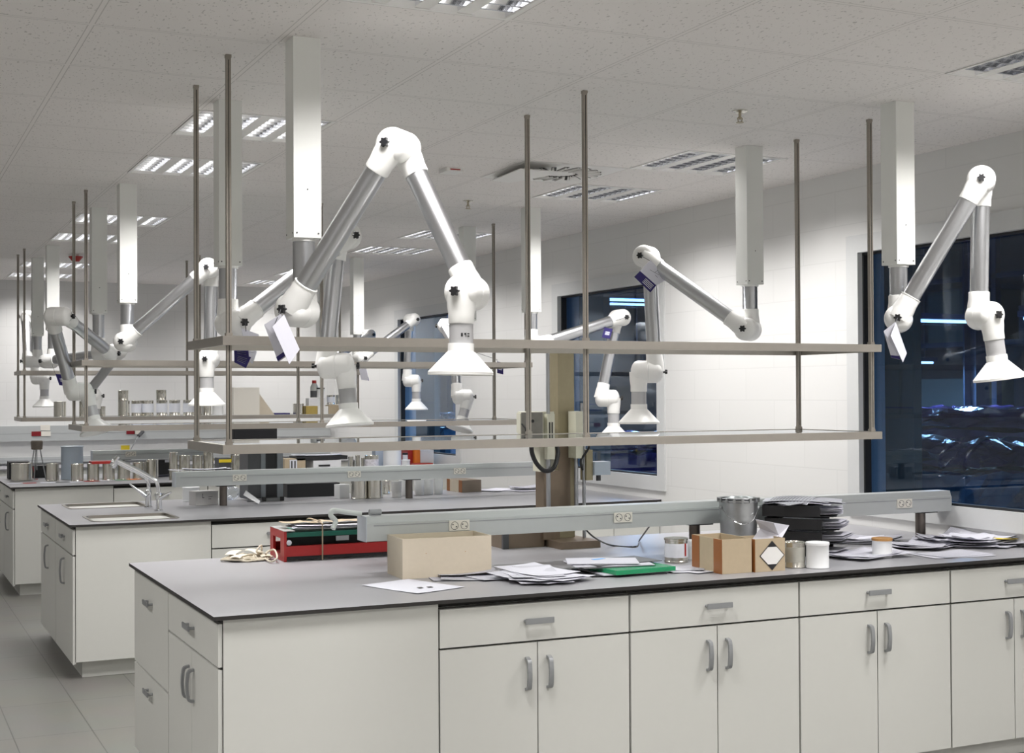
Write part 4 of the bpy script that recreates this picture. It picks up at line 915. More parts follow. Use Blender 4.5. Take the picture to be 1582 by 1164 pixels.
# black lead under the rail
t = thing('power_lead', 'thin black lead looping down under the near rail', 'cable', at(930, 840, z=.9))
q = nb(); pipe(q, smoothpts([at(905, 819, y=5.50), at(920, 832, y=5.58), at(945, 843, z=.906), at(982, 845, z=.904), at(988, 835, z=.906), at(1003, 814, y=5.52)], 6), .004, 8); obj('lead', q, blackp, t)
# stirring machine behind the rail
MX, MY = at(875, 700, y=6.05).x, 6.05
t = thing('bench_stirrer', 'tall stirring machine with brown steel column behind the near rail', 'machine', (MX, MY, .9))
q = nb(); box(q, (MX-.13, 5.86, .9005), (MX+.085, 6.17, .935)); obj('base_plate', q, brownst, t, bev=.004)
q = nb(); box(q, (MX-.36, 6.02, .9005), (MX-.14, 6.16, .99)); obj('motor_box', q, brownst, t, bev=.004)
q = nb(); box(q, (MX-.37, 6.0, .9005), (MX-.34, 6.018, .99)); obj('foot', q, dgrey, t, smooth=False)
q = nb(); box(q, (MX-.045, MY, .9355), (MX+.045, MY+.09, at(875, 527, y=6.05).z)); obj('column', q, olive, t, bev=.004)
q = nb(); box(q, (MX-.045, MY-.004, 1.0), (MX+.02, MY-.0005, 1.45)); obj('column_plate', q, brownst, t, smooth=False)
q = nb(); xx = at(850, 755, y=6.02).x; box(q, (xx-.045, 6.0, .9355), (xx+.042, 6.09, 1.27)); obj('lower_post', q, brownst, t, bev=.003)
q = nb()   # slanted motor head
hx0, hx1 = at(800, 650, y=5.9).x, at(832, 650, y=5.9).x; z0, z1 = 1.45, 1.56
box(q, (hx0, 5.86, z0), (hx1, 6.18, z1)); bmesh.ops.rotate(q, verts=q.verts, cent=((hx0+hx1)/2, 5.86, z1), matrix=Matrix.Rotation(R(-22), 3, 'Z')); hd_ = obj('motor_head', q, beige, t, bev=.006)
q = nb(); box(q, (hx0+.004, 5.852, z0-.02), (hx1-.004, 5.862, z1)); bmesh.ops.rotate(q, verts=q.verts, cent=((hx0+hx1)/2, 5.86, z1), matrix=Matrix.Rotation(R(-22), 3, 'Z')); obj('front_plate', q, mat('dirty_grey', (.22, .21, .19), .5, .3, noise=.2), hd_, smooth=False)
q = nb(); cyl(q, at(823, 651, y=5.86), at(823, 651, y=5.85), .008, 10); pipe(q, [at(806, 655, y=5.86), at(812, 662, y=5.845), at(813, 675, y=5.86)], .004, 6); obj('button', q, blackp, hd_)
q = nb(); xa, xb = at(830, 680, y=6.0).x, at(852, 680, y=6.0).x; box(q, (xa, 5.97, 1.27), (xb, 6.05, 1.56)); hs_ = obj('housing', q, beige, t, bev=.012)
q = nb(); xc = at(848, 680, y=5.95).x; box(q, (xc-.018, 5.93, 1.33), (xc+.022, 5.965, 1.55)); 
obj('bracket', q, beige, t, bev=.004)
q = nb()
for s in (-.006, .008): box(q, (xc+s-.003, 5.927, 1.42), (xc+s+.003, 5.9302, 1.51))
obj('bracket_slot', q, blackp, t, smooth=False)
for (u, z0, z1, r_) in ((847, 1.0, 1.33, .011), (847, 1.55, 1.87, .009), (890, 1.02, 1.38, .010), (902, .936, 1.50, .0085), (899, 1.30, 1.6, .006)):
    q = nb(); x_ = at(u, 700, y=5.99 if u > 860 else 5.95).x; y_ = 5.99 if u > 860 else 5.95
    cyl(q, (x_, y_, z0), (x_, y_, z1), r_, 12); obj('guide_rod', q, mat('rod_steel', (.42, .43, .45), .35, .8, noise=.05), t)
q = nb(); x_ = at(891, 690, y=5.99).x; box(q, (x_-.02, 5.96, 1.33), (x_+.02, 6.04, 1.56)); obj('bracket', q, beige, t, bev=.004)
q = nb(); x_ = at(912, 720, y=5.99).x; box(q, (x_-.035, 5.965, 1.22), (x_+.0, 6.03, 1.37)); obj('clamp', q, olive, t, bev=.003)
q = nb(); box(q, (at(912, 715, y=5.99).x+.002, 5.95, 1.245), (at(937, 715, y=5.99).x, 6.03, 1.31)); bb = obj('grey_box', q, bluegrey, t, bev=.003)
q = nb(); cyl(q, (x_+.045, 5.99, 1.215), (x_+.045, 5.99, 1.245), .012, 10); obj('gland', q, dgrey, bb)
q = nb(); pipe(q, smoothpts([at(824, 676, y=5.86), at(821, 695, y=5.88), at(828, 715, y=5.9), at(842, 728, y=5.9), at(856, 722, y=5.93), at(862, 700, y=5.95), at(858, 684, y=5.98)], 6), .011, 10); obj('cable', q, blackp, t)
q = nb(); pipe(q, smoothpts([at(898, 676, y=5.97), at(910, 688, y=5.93), at(905, 700, y=5.95), at(897, 712, y=5.97), at(900, 726, y=5.985)], 5), .006, 8); obj('cable', q, blackp, t)
tr = [x for x in C.objects if x.name == 'power_rail'][0]; q = nb(); bxx = at(1470, 800, y=5.47).x
box(q, (bxx-.02, 5.455, .985), (bxx+.02, 5.52, 1.034)); pipe(q, [(bxx, 5.49, .99), (bxx+.012, 5.49, .95), (bxx+.02, 5.49, .901)], .010, 8); obj('bracket', q, railm, tr)
t = thing('lab_clamp', 'milky plastic clamp and bent tube sticking out of the left rail end', 'clamp', (1.80, 5.49, 1.13))
q = nb(); pipe(q, smoothpts([(1.87, 5.48, 1.148), (1.80, 5.50, 1.158), (1.755, 5.51, 1.165), (1.745, 5.51, 1.145), (1.765, 5.51, 1.12), (1.75, 5.5, 1.09)], 5), .011, 10); obj('bent_tube', q, mat('milky_tube', (.55, .58, .56), .3, noise=.05), t)
q = nb(); cyl(q, (1.90, 5.47, 1.154), (1.95, 5.47, 1.154), .013, 14); obj('clamp_screw', q, greym, t)

# ------------------------------------------------------------------ middle bench
t, O, d, n, L = box_at('white_carton', 'small white printed carton under the left end of the middle rail', 'box', (303, 782), (337, 780), .095, .11, mat('white_carton', (.55, .54, .53), .6, noise=.05))
q = nb(); 
for (a0, k0, w0, h0) in ((.045, .05, .004, .03), (.045, .05, .015, .004), (.09, .055, .03, .003), (.09, .04, .02, .004)): poly(q, [O+d*a0-n*.0006+Vector((0, 0, k0)), O+d*(a0+w0)-n*.0006+Vector((0, 0, k0)), O+d*(a0+w0)-n*.0006+Vector((0, 0, k0+h0)), O+d*a0-n*.0006+Vector((0, 0, k0+h0))], .0004)
obj('print', q, dgrey, t, smooth=False)
tin_at(292, 776, 26, 22, 'round white tub beside the printed carton on the middle bench', name='plastic_tub', cat='tub', grp=None, m=whitejar, lidm=whitejar)
c = at(362, 774, z=.9); t = thing('clear_bag', 'crumpled clear plastic bag under the middle rail', 'plastic bag', c)
q = nb(); ball(q, c+Vector((0, .1, .045)), .07, 16, 0, .65)
for v in q.verts: v.co += Vector((rnd.uniform(-1, 1), rnd.uniform(-1, 1), rnd.uniform(-.3, .8)))*.012; v.co.z = max(v.co.z, .9008)
obj('film', q, clearbag, t, smooth=False)
# equipment case
t = thing('equipment_case', 'tall black and grey equipment case standing under the middle rail', 'case', at(410, 775, z=.9))
yc = 9.50; x0, x1 = at(381, 740, y=yc).x, at(437, 740, y=yc).x; zt = at(410, 686, y=yc).z
q = nb(); box(q, (x0+.01, yc, .915), (x1-.01, yc+.24, zt)); obj('body', q, dgrey, t, bev=.004)
q = nb(); xa, xb = at(411, 740, y=yc).x, at(427, 740, y=yc).x; box(q, (xa, yc-.0035, .93), (xb, yc-.0005, zt-.01)); obj('dark_panel', q, blackm, t, smooth=False)
for (u0, u1) in ((403, 410), (428, 437)):
    q = nb(); box(q, (at(u0, 740, y=yc).x, yc-.006, .917), (at(u1, 740, y=yc).x, yc-.0005, zt)); obj('metal_edge', q, mat('case_edge', (.22, .24, .26), .4, .7, noise=.05), t, smooth=False)
q = nb(); box(q, (x0, yc-.012, .9005), (x1, yc-.0008, .922)); obj('bottom_rail', q, greym, t, bev=.003)
for x_ in (xa-.02, x1-.012):
    q = nb(); box(q, (x_-.012, yc-.018, .9005), (x_+.016, yc-.0125, .93)); obj('corner', q, blackp, t, smooth=False)
t = thing('plastic_sleeve', 'open clear plastic sleeve leaning beside the equipment case', 'sleeve', at(385, 768, z=.9))
q = nb(); poly(q, [at(380, 758, y=9.38), at(402, 774, y=9.36), at(400, 779, z=.902), at(376, 765, y=9.36)], .004); obj('sleeve', q, whitejar, t, smooth=False)
t, O, d, n, L = box_at('black_case', 'low black case under the middle rail right of the equipment case', 'case', (444, 769.5), (525, 766.5), .098, .20, blackm)
t, O, d, n, L = box_at('white_box', 'narrow white box right of the low black case', 'box', (525, 771), (540, 770), .10, .07, whitejar)
tin_at(553, 772, 25, 36, 'tall tin left in the pair under the socket of the middle rail', lab=None)
tin_at(577, 771, 27, 37, 'wide tin right in the pair under the socket of the middle rail', lab=None)
tin_at(594, 764, 16, 21, 'short tin behind the tall pair on the middle bench', lab=None)
for i, (u, v) in enumerate(((612, 769), (624, 767), (647, 766), (661, 765), (676, 764))):
    pos = ['leftmost white beaker in the row under the middle rail', 'second white beaker, left of the round rail leg', 'white beaker just right of the round rail leg', 'white beaker second from the taped carton', 'white beaker nearest the taped carton'][i]
    p = at(u, v, z=.9); s = px_m(p); r_ = 8.2*s; p = p+FH*r_; t = thing('beaker', pos, 'beaker', p, 'white plastic beakers')
    q = nb(); rev(q, p, (0, 0, 1), [(0.0006, r_*.9), (24*s, r_), (24*s, r_*1.04), (24*s+.002, r_*1.04), (24*s+.002, r_*.95), (.003, r_*.85)], 22, 0, True, True); obj('cup', q, jarclear, t)
t, O, d, n, L = box_at('taped_carton', 'small brown carton with two orange tape bands at the end of the middle bench', 'box', (714, 761.6), (743.5, 760.3), .092, .26, mat('brown_grey_card', (.25, .20, .155), .8, noise=.05))
stripe(.0, .055, 0, .092, 'L', tape); stripe(.205, .26, 0, .092, 'L', tape)
q = nb(); poly(q, [O-d*.0012+n*.055, O-d*.0012+n*.055+Vector((0, 0, .092)), O-d*.0012+n*.205+Vector((0, 0, .092)), O-d*.0012+n*.205], .0006); obj('pale_side', q, grayboard, t, smooth=False)
pile((790, 758), 'white sheets spread beside the small brown carton', [(0, 0, .34, .24, -20, .003, 0), (.10, -.08, .3, .21, 15, .004, 0), (-.1, .05, .3, .2, 35, .004, 0)], m=[plain, paper])
pile((815, 757), 'crumpled grey sheet behind the stirring machine', [(0, 0, .26, .18, -10, .03, .02)], m=[filmp])
pile((310, 727), 'thin white sheets resting on the left of the middle rail', [(0, 0, .42, .09, 2, .010, 0), (.03, .0, .3, .09, -3, .012, 0)], m=[plain], z=1.1375)

# ------------------------------------------------------------------ farthest bench
Z3 = .9
def t3(u, v, w_, h_, lab, **k): tin_at(u, v, w_, h_, lab, z=.9, **k)
t3(28, 744, 32, 27, 'wide open tin at the far left end of the farthest bench')
t3(78, 744, 20, 27, 'tin between the tripod head and the tall grey canister')
p = at(106, 743, z=.9); tin_at(106, 741.5, 34, 51, 'tall blue-grey canister rising behind the row of tins', name='canister', cat='canister', grp=None, m=bluegrey, lidm=bluegrey)
t3(116.5, 744.5, 19, 27, 'tin right before the tall blue-grey canister')
t3(141, 743.5, 19, 27, 'tin between the grey canister and the red lid')
t3(165, 743, 19, 27, 'tin standing under the red lid')
t3(188, 742, 20, 26, 'tin behind the tap spout left side')
t3(212, 741, 20, 26, 'tin behind the tap spout right side')
t3(232, 740, 20, 29, 'tin behind the left end of the printed sheets')
for (u, w_, top, l) in ((268, 13, 699, 'thin tin behind the left end of the middle rail'), (285, 17, 704, 'tin under a white square lid behind the middle rail'), (305, 16, 704, 'tin behind the middle rail below the near rack corner'), (322, 16, 694, 'tall tin behind the near rack corner'), (366, 17, 703, 'tin right of the yellow marked black box')):
    y_ = 12.25; p = at(u, 720, y=y_); s = px_m(p); tin((p.x, y_, .9005), w_*s/2, at(u, top, y=y_).z-.9, l)
# red lid
c = at(160, 712, y=12.5); t = thing('red_tray', 'red plastic tray lid lying on the tins', 'tray', c); q = nb(); zz = .9+.16
box(q, (c.x-.11, 12.42, 1.052), (c.x+.10, 12.60, 1.072)); obj('tray', q, redp, t, bev=.004)
# tripod stand
c = at(57, 742, z=.9); t = thing('tripod_stand', 'small tripod stand with a grey stirrer head at the far left', 'stand', c)
zt = at(56, 695, y=c.y).z; zt2 = at(56, 681, y=c.y).z
q = nb(); rev(q, (c.x, c.y, zt), (0, 0, 1), [(0, .040), (.004, .048), (zt2-zt-.01, .052), (zt2-zt, .045)], 18); obj('head', q, mat('stirrer_head', (.17, .145, .12), .5, .3, noise=.2), t)
for a_ in (100, 215, 330):
    q = nb(); pipe(q, [(c.x+.03*math.cos(R(a_)), c.y+.03*math.sin(R(a_)), zt+.005), (c.x+.085*math.cos(R(a_)), c.y+.085*math.sin(R(a_)), .9012)], .005, 8); obj('leg', q, greym, t)
q = nb(); cyl(q, (c.x, c.y, .99), (c.x, c.y, zt+.005), .004, 8); obj('shaft', q, greym, t)
t = thing('meter', 'small grey meter behind the tripod legs', 'meter', (at(57, 730, y=13.25).x, 13.25, .9)); p = Vector((at(57, 730, y=13.25).x, 13.25, .9))
q = nb(); box(q, (p.x-.03, p.y, .9005), (p.x+.06, p.y+.08, .975)); obj('body', q, mat('meter_grey', (.18, .19, .22), .5, noise=.1), t, bev=.004)
t = thing('red_lead', 'thin red lead hanging down by the tripod', 'cable', at(52, 742, z=.9)); p = at(52, 741, z=.9)
q = nb(); pipe(q, smoothpts([p+Vector((.0, .05, .11)), p+Vector((.005, .0, .05)), p+Vector((0, 0, .004)), p+Vector((.03, -.05, .004))], 4), .003, 6); obj('lead', q, redp, t)
# cards laid in front of the tins
for i, (u, v, m_, l) in enumerate(((24, 748, plain, 'white card on the edge at the far left of the farthest bench'), (45, 747.5, redp, 'red card beside the first white card'), (75, 746.5, plain, 'white card in front of the second tin'), (97, 746, dgrey, 'dark card in front of the grey canister'), (119, 745.5, plain, 'white card before the third tin'), (142, 744.5, redp, 'red card before the fourth tin'), (166, 743.5, plain, 'white card under the tap spout tip'), (190, 742.5, mat('green_card', (.15, .32, .2), .5, noise=.1), 'green card behind the tap spout'), (207, 741.5, orange, 'orange card right of the green card'))):
    p = at(u, v, z=.9); t = thing('sample_card', l, 'card', (p.x, p.y, .9), 'sample cards along the edge'); q = nb(); sheet(q, (p.x, p.y+.04), .125, .13, R(-4+i), .9006, .001, 0, i, n=2); obj('card', q, m_, t)
pile((245, 736), 'printed sheets and a violet booklet beside the tins', [(0, 0, .34, .22, -5, .004, 0), (.04, -.03, .3, .2, 10, .006, 0), (.12, 0, .3, .2, -12, .008, .004), (-.05, .02, .26, .18, 5, .005, .006)], m=[plain, purple, plain, paper])
# black things behind
def blockz(name, label, cat, u0, u1, vt, vb, y, dep, m_, zb=.9, grp=None, bev=.003):
    x0, x1 = at(u0, vt, y=y).x, at(u1, vt, y=y).x; zt = at((u0+u1)/2, vt, y=y).z; z0 = zb if vb is None else at((u0+u1)/2, vb, y=y).z
    t = thing(name, label, cat, ((x0+x1)/2, y+dep/2, z0), grp); q = nb(); box(q, (x0, y, z0+.0005), (x1, y+dep, zt)); obj('body', q, m_, t, bev=bev); return t, x0, x1, z0, zt
t, x0, x1, z0, zt = blockz('black_box', 'black box behind the printed sheets on the farthest bench', 'box', 243, 266, 711, None, 12.9, .2, blackm)
q = nb(); box(q, (x0+.07, 12.894, zt-.022), (x1-.0, 12.8995, zt)); obj('white_strip', q, labelm, t, smooth=False)
t, x0, x1, z0, zt = blockz('black_box', 'black box at the extreme left behind the wide tin', 'box', 14, 46, 714, None, 13.1, .2, blackm, bev=.02)
t, x0, x1, z0, zt = blockz('black_box', 'dark box behind the tripod and its meter', 'box', 47, 72, 720, None, 13.2, .2, blackm)
t, x0, x1, z0, zt = blockz('label_box', 'dark grey box with a yellow band right of the tins', 'box', 338, 357, 708, None, 12.4, .16, dgrey)
q = nb(); box(q, (x0, 12.394, zt-.04), (x1, 12.3995, zt-.012)); obj('yellow_band', q, yellow, t, smooth=False)
t, x0, x1, z0, zt = blockz('brown_carton', 'tan carton with a white label behind the middle rail', 'box', 440, 472, 709, None, 12.3, .16, card)
q = nb(); box(q, (x0+.045, 12.294, z0+.03), (x0+.115, 12.2995, zt-.01)); lb = obj('label', q, labelm, t, smooth=False)
q = nb(); box(q, (x0+.058, 12.2905, z0+.05), (x0+.070, 12.2938, zt-.02)); box(q, (x0+.088, 12.2905, z0+.05), (x0+.100, 12.2938, zt-.02)); obj('print', q, dgrey, lb, smooth=False)
t, x0, x1, z0, zt = blockz('white_case', 'white case with a dark slot under the black paper tray', 'case', 484, 527, 711.5, None, 12.3, .22, whitejar)
q = nb(); box(q, (x0+.05, 12.294, zt-.055), (x0+.16, 12.2995, zt-.04)); obj('slot', q, blackp, t, smooth=False)
t, x0, x1, z1_, zt = blockz('paper_tray', 'flat black tray with ragged white sheets on top of the white case', 'tray', 458, 537, 705, 711, 12.30, .24, blackm); 
q = nb(); sheet(q, ((x0+x1)/2, 12.42), x1-x0-.02, .2, 0, zt+.001, .010, 0, 8, n=10); obj('sheet', q, plain, t)
t, x0, x1, z0, zt = blockz('grey_box', 'grey box behind the tan carton, mostly covered by the tray', 'box', 462, 484, 709, None, 12.55, .12, greym)
for (u0, u1, top, l) in ((538, 546, 706, 'slim tin first right of the black tray'), (549, 556, 704, 'slim tin second right of the black tray'), (558, 563, 708, 'little tin before the floral tub')):
    y_ = 12.3; p = at((u0+u1)/2, 720, y=y_); s = px_m(p); tin((p.x, y_, .9005), (u1-u0)*s/2, at(u0, top, y=y_).z-.9, l)
y_ = 12.25; p = at(574, 715, y=y_); tin((p.x, y_, .9005), 11*px_m(p), at(574, 704, y=y_).z-.9, 'tub with a mottled white label behind the middle rail', name='plastic_tub', cat='tub', grp=None, m=tin_default, lab=mat('mottled_label', (.62, .60, .64), .5, noise=.5, nscale=60))
y_ = 12.35; p = at(606, 715, y=y_); tin((p.x, y_, .9005), 14.5*px_m(p), at(606, 694, y=y_).z-.9, 'large white drum behind the middle rail', name='white_drum', cat='drum', grp=None, m=whitejar, lidm=whitejar)
blockz('grey_box', 'pale grey box left of the large white drum', 'box', 580, 592, 697, None, 12.5, .1, bluegrey)
tin((at(627, 715, y=12.2).x, 12.2, .9005), .040, at(627, 711, y=12.2).z-.9, 'small white tub right of the large white drum', name='plastic_tub', cat='tub', grp=None, m=whitejar, lidm=whitejar)
tin((at(626, 712, y=12.42).x, 12.42, .9005), .026, at(626, 702, y=12.42).z-.9, 'dark lidded jar behind the small white tub', name='jar', cat='jar', grp=None, m=jarclear, lidm=blackp, lidh=.01)
blockz('red_folder', 'red folder standing left of the orange one', 'folder', 630, 638.5, 696, None, 12.45, .2, redp)
blockz('orange_folder', 'orange folder standing beside the red one', 'folder', 640.5, 649, 695, None, 12.4, .24, orange)
blockz('white_box', 'white box standing right of the orange folder', 'box', 649.5, 670, 696, None, 12.4, .24, lampwhite)
blockz('red_folder', 'flat dark red folder under the small things before the white box', 'folder', 640, 669, 716, None, 12.30, .09, mat('dark_red', (.45, .05, .03), .4, noise=.05))

# things on the farthest rack
ZS = 1.466
def sh(u, v, w_, h_, l, zz=None, **k):
    p = at(u, v, y=12.40); s = px_m(p); r = w_*s/2; return tin((p.x+FH.x*r, 12.40+r, (zz or ZS)+.0005), r, h_*s, l, **k), h_*s
lb = labelm
sh(89.5, 643, 19, 24, 'tin at the left end of the farthest rack')
sh(127, 643, 13, 24, 'tin on the farthest rack hidden by the rods of the middle rack')
sh(157, 643, 9, 16, 'small tin right of the tilted hood')
sh(189, 642.5, 18, 24, 'plain tin at the left of the main row, carrying another tin')
sh(209, 642.5, 16, 24, 'tin in the main row with pale label, second from the left', lab=lb)
sh(226, 642.5, 18, 24, 'tin in the main row with pale label, third from the left', lab=lb)
sh(248, 642, 17, 24, 'labelled tin in the main row carrying another tin', lab=lb)
sh(268, 642, 17, 24, 'labelled tin right of the second double stack', lab=lb)
sh(289.5, 641.5, 17, 24, 'labelled tin just left of the near rack back rod', lab=lb)
sh(317, 641, 16, 22, 'tin under the white hood in the near rack')
sh(335, 641, 17, 22, 'pale tub under the white hood, right of a tin', name='plastic_tub', cat='tub', grp=None, m=whitejar)
for u, l in ((188, 'small tin standing on top of the plain left tin'), (247, 'small tin standing on top of a labelled tin')):
    p = at(u, 641.5, y=12.40); sh(u+.3, 641.5, 16, 16, l, zz=ZS+.0008+24*px_m(p))
y_ = 12.35
t = thing('ivory_carton', 'large ivory carton with a sloping side flap on the farthest rack', 'box', (at(385, 640, y=y_).x, y_, ZS))
x0, x1 = at(361, 620, y=y_).x, at(401, 620, y=y_).x; zt = at(381, 599, y=y_).z
q = nb(); box(q, (x0, y_, ZS+.0005), (x1, y_+.28, zt)); obj('body', q, ivory, t, bev=.002)
q = nb(); xr = at(425, 640, y=y_).x; poly(q, [(x1+.001, y_+.02, ZS+.001), (xr, y_+.02, ZS+.001), (x1+.001, y_+.02, at(400, 608, y=y_).z)], -.004); obj('flap', q, grayboard, t, smooth=False)
t, x0, x1, z0, zt = blockz('violet_book', 'flat violet book on the farthest rack', 'book', 423, 448, 638.5, None, 12.4, .2, purple, zb=ZS)
tin((at(461, 635, y=12.45).x, 12.45, ZS+.0005), 8.5*px_m(at(461, 635, y=12.45)), at(461, 624, y=12.45).z-ZS, 'tin left of the stacked boxes on the farthest rack')
t, x0, x1, z0, zt = blockz('yellow_carton', 'small yellow-brown carton at the bottom of the stack', 'box', 473, 490.5, 627.5, None, 12.4, .12, mat('yellow_brown', (.38, .28, .07), .6, noise=.1), zb=ZS)
blockz('white_carton', 'small white carton at the bottom right of the yellow-brown one', 'box', 491, 507, 627.8, None, 12.4, .12, lampwhite, zb=ZS)
blockz('brown_carton', 'small tan carton at the right end of the stack', 'box', 507.5, 526, 626, None, 12.4, .12, card, zb=ZS)
zb1 = at(490, 627.4, y=12.4).z
blockz('white_carton', 'flat white labelled carton in the middle of the stack', 'box', 477, 503, 615.5, 627.2, 12.41, .1, mat('labelled_carton', (.66, .66, .68), .6, noise=.1, nscale=60))
zb2 = at(490, 615.2, y=12.41).z+.001; s = px_m(at(490, 615, y=12.45))
p = at(485.5, 615, y=12.47); t = thing('bottle', 'clear bottle with red cap and dark label on the stack', 'bottle', (p.x, 12.47, zb2))
q = nb(); rev(q, (p.x, 12.47, zb2), (0, 0, 1), [(0, 6*s), (17*s, 6*s), (20*s, 4.5*s), (22.5*s, 3*s)], 20); obj('body', q, mat('clear_bottle', (.55, .56, .54), .2, noise=.05), t)
q = nb(); rev(q, (p.x, 12.47, zb2), (0, 0, 1), [(1*s, 6.1*s), (11*s, 6.1*s)], 20, 0, False, False); obj('label', q, dgrey, t)
q = nb(); rev(q, (p.x, 12.47, zb2+22.5*s), (0, 0, 1), [(0, 3.4*s), (4.5*s, 3.2*s)], 16); obj('cap', q, redp, t)
p = at(492, 615, y=12.43); tin((p.x+.02, 12.43, zb2), 6*s, 14.5*s, 'white jar with black lid on the stack', name='jar', cat='jar', grp=None, m=whitejar, lidm=blackp, lidh=.005)
zb3 = at(515, 625.7, y=12.4).z+.001
p = at(511, 620, y=12.45); tin((p.x, 12.45, zb3), 6.3*s, 15*s, 'labelled white tin on the tan carton', m=tin_default, lab=labelm)
p = at(522, 620, y=12.50); tin((p.x+.01, 12.52, zb3), 4.5*s, 15*s, 'plain slim tin behind the arm hood on the tan carton')

# ------------------------------------------------------------------ back wall: trunking, bench, clutter
def strut(name, z0, z1, dep, x1, label, m_=railm, socks=()):
    t = thing(name, label, 'trunking', (1.5, YB, z0)); q = nb(); box(q, (-1.2, YB-dep, z0), (x1, YB-.001, z1)); obj('trunking', q, m_, t, bev=.004)
    q = nb(); box(q, (-1.2, YB-dep-.0015, (z0+z1)/2-.004), (x1-.01, YB-dep-.0002, (z0+z1)/2)); obj('groove', q, greym, t, smooth=False)
    return t
tk = strut('wall_trunking', 1.16, 1.325, .06, 4.97, 'wide grey trunking along the back wall with red sockets')
for (u, v, m_, wd, hh, nm) in ((56, 670.5, mat('red_socket', (.20, .006, .012), .4, noise=.03), 14, 7, 'red_socket'), (71, 670.5, sockm, 14, 7, 'socket'), (202, 668, mat('red_socket', (.2, .006, .012)), 13, 6, 'red_socket'), (212, 668, sockm, 9, 6, 'socket')):
    p = at(u, v, y=YB-.062); s = px_m(p); q = nb(); box(q, (p.x-wd*s/2, YB-.068, p.z-hh*s/2), (p.x+wd*s/2, YB-.0605, p.z+hh*s/2)); obj(nm, q, m_, tk, bev=.002)
p = at(70, 661, y=YB-.062); q = nb(); box(q, (p.x-.05, YB-.066, p.z-.03), (p.x+.05, YB-.0605, p.z+.03)); obj('double_socket', q, sockm, tk, bev=.002)
strut('wall_trunking', .925, .985, .05, 4.97, 'narrow grey skirting strip behind the rear worktop')
t = thing('power_lead', 'dark plug and lead hanging from the back wall trunking', 'cable', at(218, 670, y=YB-.1))
q = nb(); a = at(221, 667, y=YB-.07); b_ = at(214, 674, y=YB-.12); cyl(q, a, b_, .02, 10); obj('plug', q, dgrey, t)
q = nb(); pipe(q, smoothpts([b_, at(207, 686, y=YB-.12), at(201, 698, y=YB-.1), at(202, 706, y=YB-.1)], 4), .006, 6); obj('lead', q, greym, t)
p = at(194, 693, y=YB-.02); t = thing('yellow_note', 'yellow square note stuck on the back wall under the trunking', 'note', p); q = nb(); s = px_m(p); box(q, (p.x-6.5*s, YB-.004, p.z-4.5*s), (p.x+6.5*s, YB-.001, p.z+4.5*s)); obj('note', q, yellow, t, smooth=False)
q = nb(); box(q, (-1.2, 15.0, .885), (XW-.002, YB-.001, .90)); tag(obj('worktop', q, [topm], smooth=False), 'grey worktop running along the back wall', 'worktop')
for i in range(7):
    x0 = -1.2+i*.89; t = thing('base_cabinet', 'plain white cabinet under the rear worktop, hidden behind the island benches', 'cabinet', (x0, 15.35, 0), 'cabinets along the back wall')
    q = nb(); box(q, (x0, 15.04, .1), (x0+.88, YB-.005, .8845)); obj('body', q, cabm, t, smooth=False); q = nb(); box(q, (x0, 15.1, 0), (x0+.88, YB-.005, .1)); obj('plinth', q, cabm, t, smooth=False)
    q = nb(); box(q, (x0+.003, 15.02, .11), (x0+.877, 15.038, .88)); obj('door', q, cabm, t, smooth=False)
t, x0, x1, z0, zt = blockz('monitor', 'black monitor standing on the rear worktop', 'monitor', 358, 428, 661, None, 15.2, .05, blackm)
q = nb(); box(q, (x0+.03, 15.192, z0+.06), (x1-.03, 15.1995, zt-.03)); obj('screen', q, blackp, t, smooth=False)
pile((400, 690), 'white cloth-like sheets in front of the black monitor', [(0, 0, .5, .2, 3, .02, .0), (.1, 0, .4, .18, -8, .03, .01)], m=[plain], z=.9)

# ------------------------------------------------------------------ dim hall beyond the windows
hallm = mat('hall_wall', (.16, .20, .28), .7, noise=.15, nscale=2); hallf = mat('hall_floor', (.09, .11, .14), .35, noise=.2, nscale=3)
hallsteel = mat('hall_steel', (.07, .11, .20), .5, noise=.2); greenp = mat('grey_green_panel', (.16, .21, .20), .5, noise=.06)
HX0, HX1, HY0, HY1 = XW+.2, 15.0, 2.0, 32.0
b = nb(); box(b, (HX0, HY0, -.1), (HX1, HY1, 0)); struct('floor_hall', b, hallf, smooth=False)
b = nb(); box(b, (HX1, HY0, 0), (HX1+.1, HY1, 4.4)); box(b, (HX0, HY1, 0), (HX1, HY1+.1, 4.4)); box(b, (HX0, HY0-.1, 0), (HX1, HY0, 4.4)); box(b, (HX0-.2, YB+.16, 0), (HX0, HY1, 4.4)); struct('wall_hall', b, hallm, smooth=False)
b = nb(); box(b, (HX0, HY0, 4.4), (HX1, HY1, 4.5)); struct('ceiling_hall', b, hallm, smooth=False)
hallglow = mat('hall_tube', (.8, .9, 1), .4, emit=(.45, .72, 1.0), es=4.5)
places = ['over the nearest window, closest to the glass', 'deeper behind the nearest window', 'behind the middle window, high up', 'behind the middle window, lower and further', 'behind the farthest window', 'at the far end of the hall']
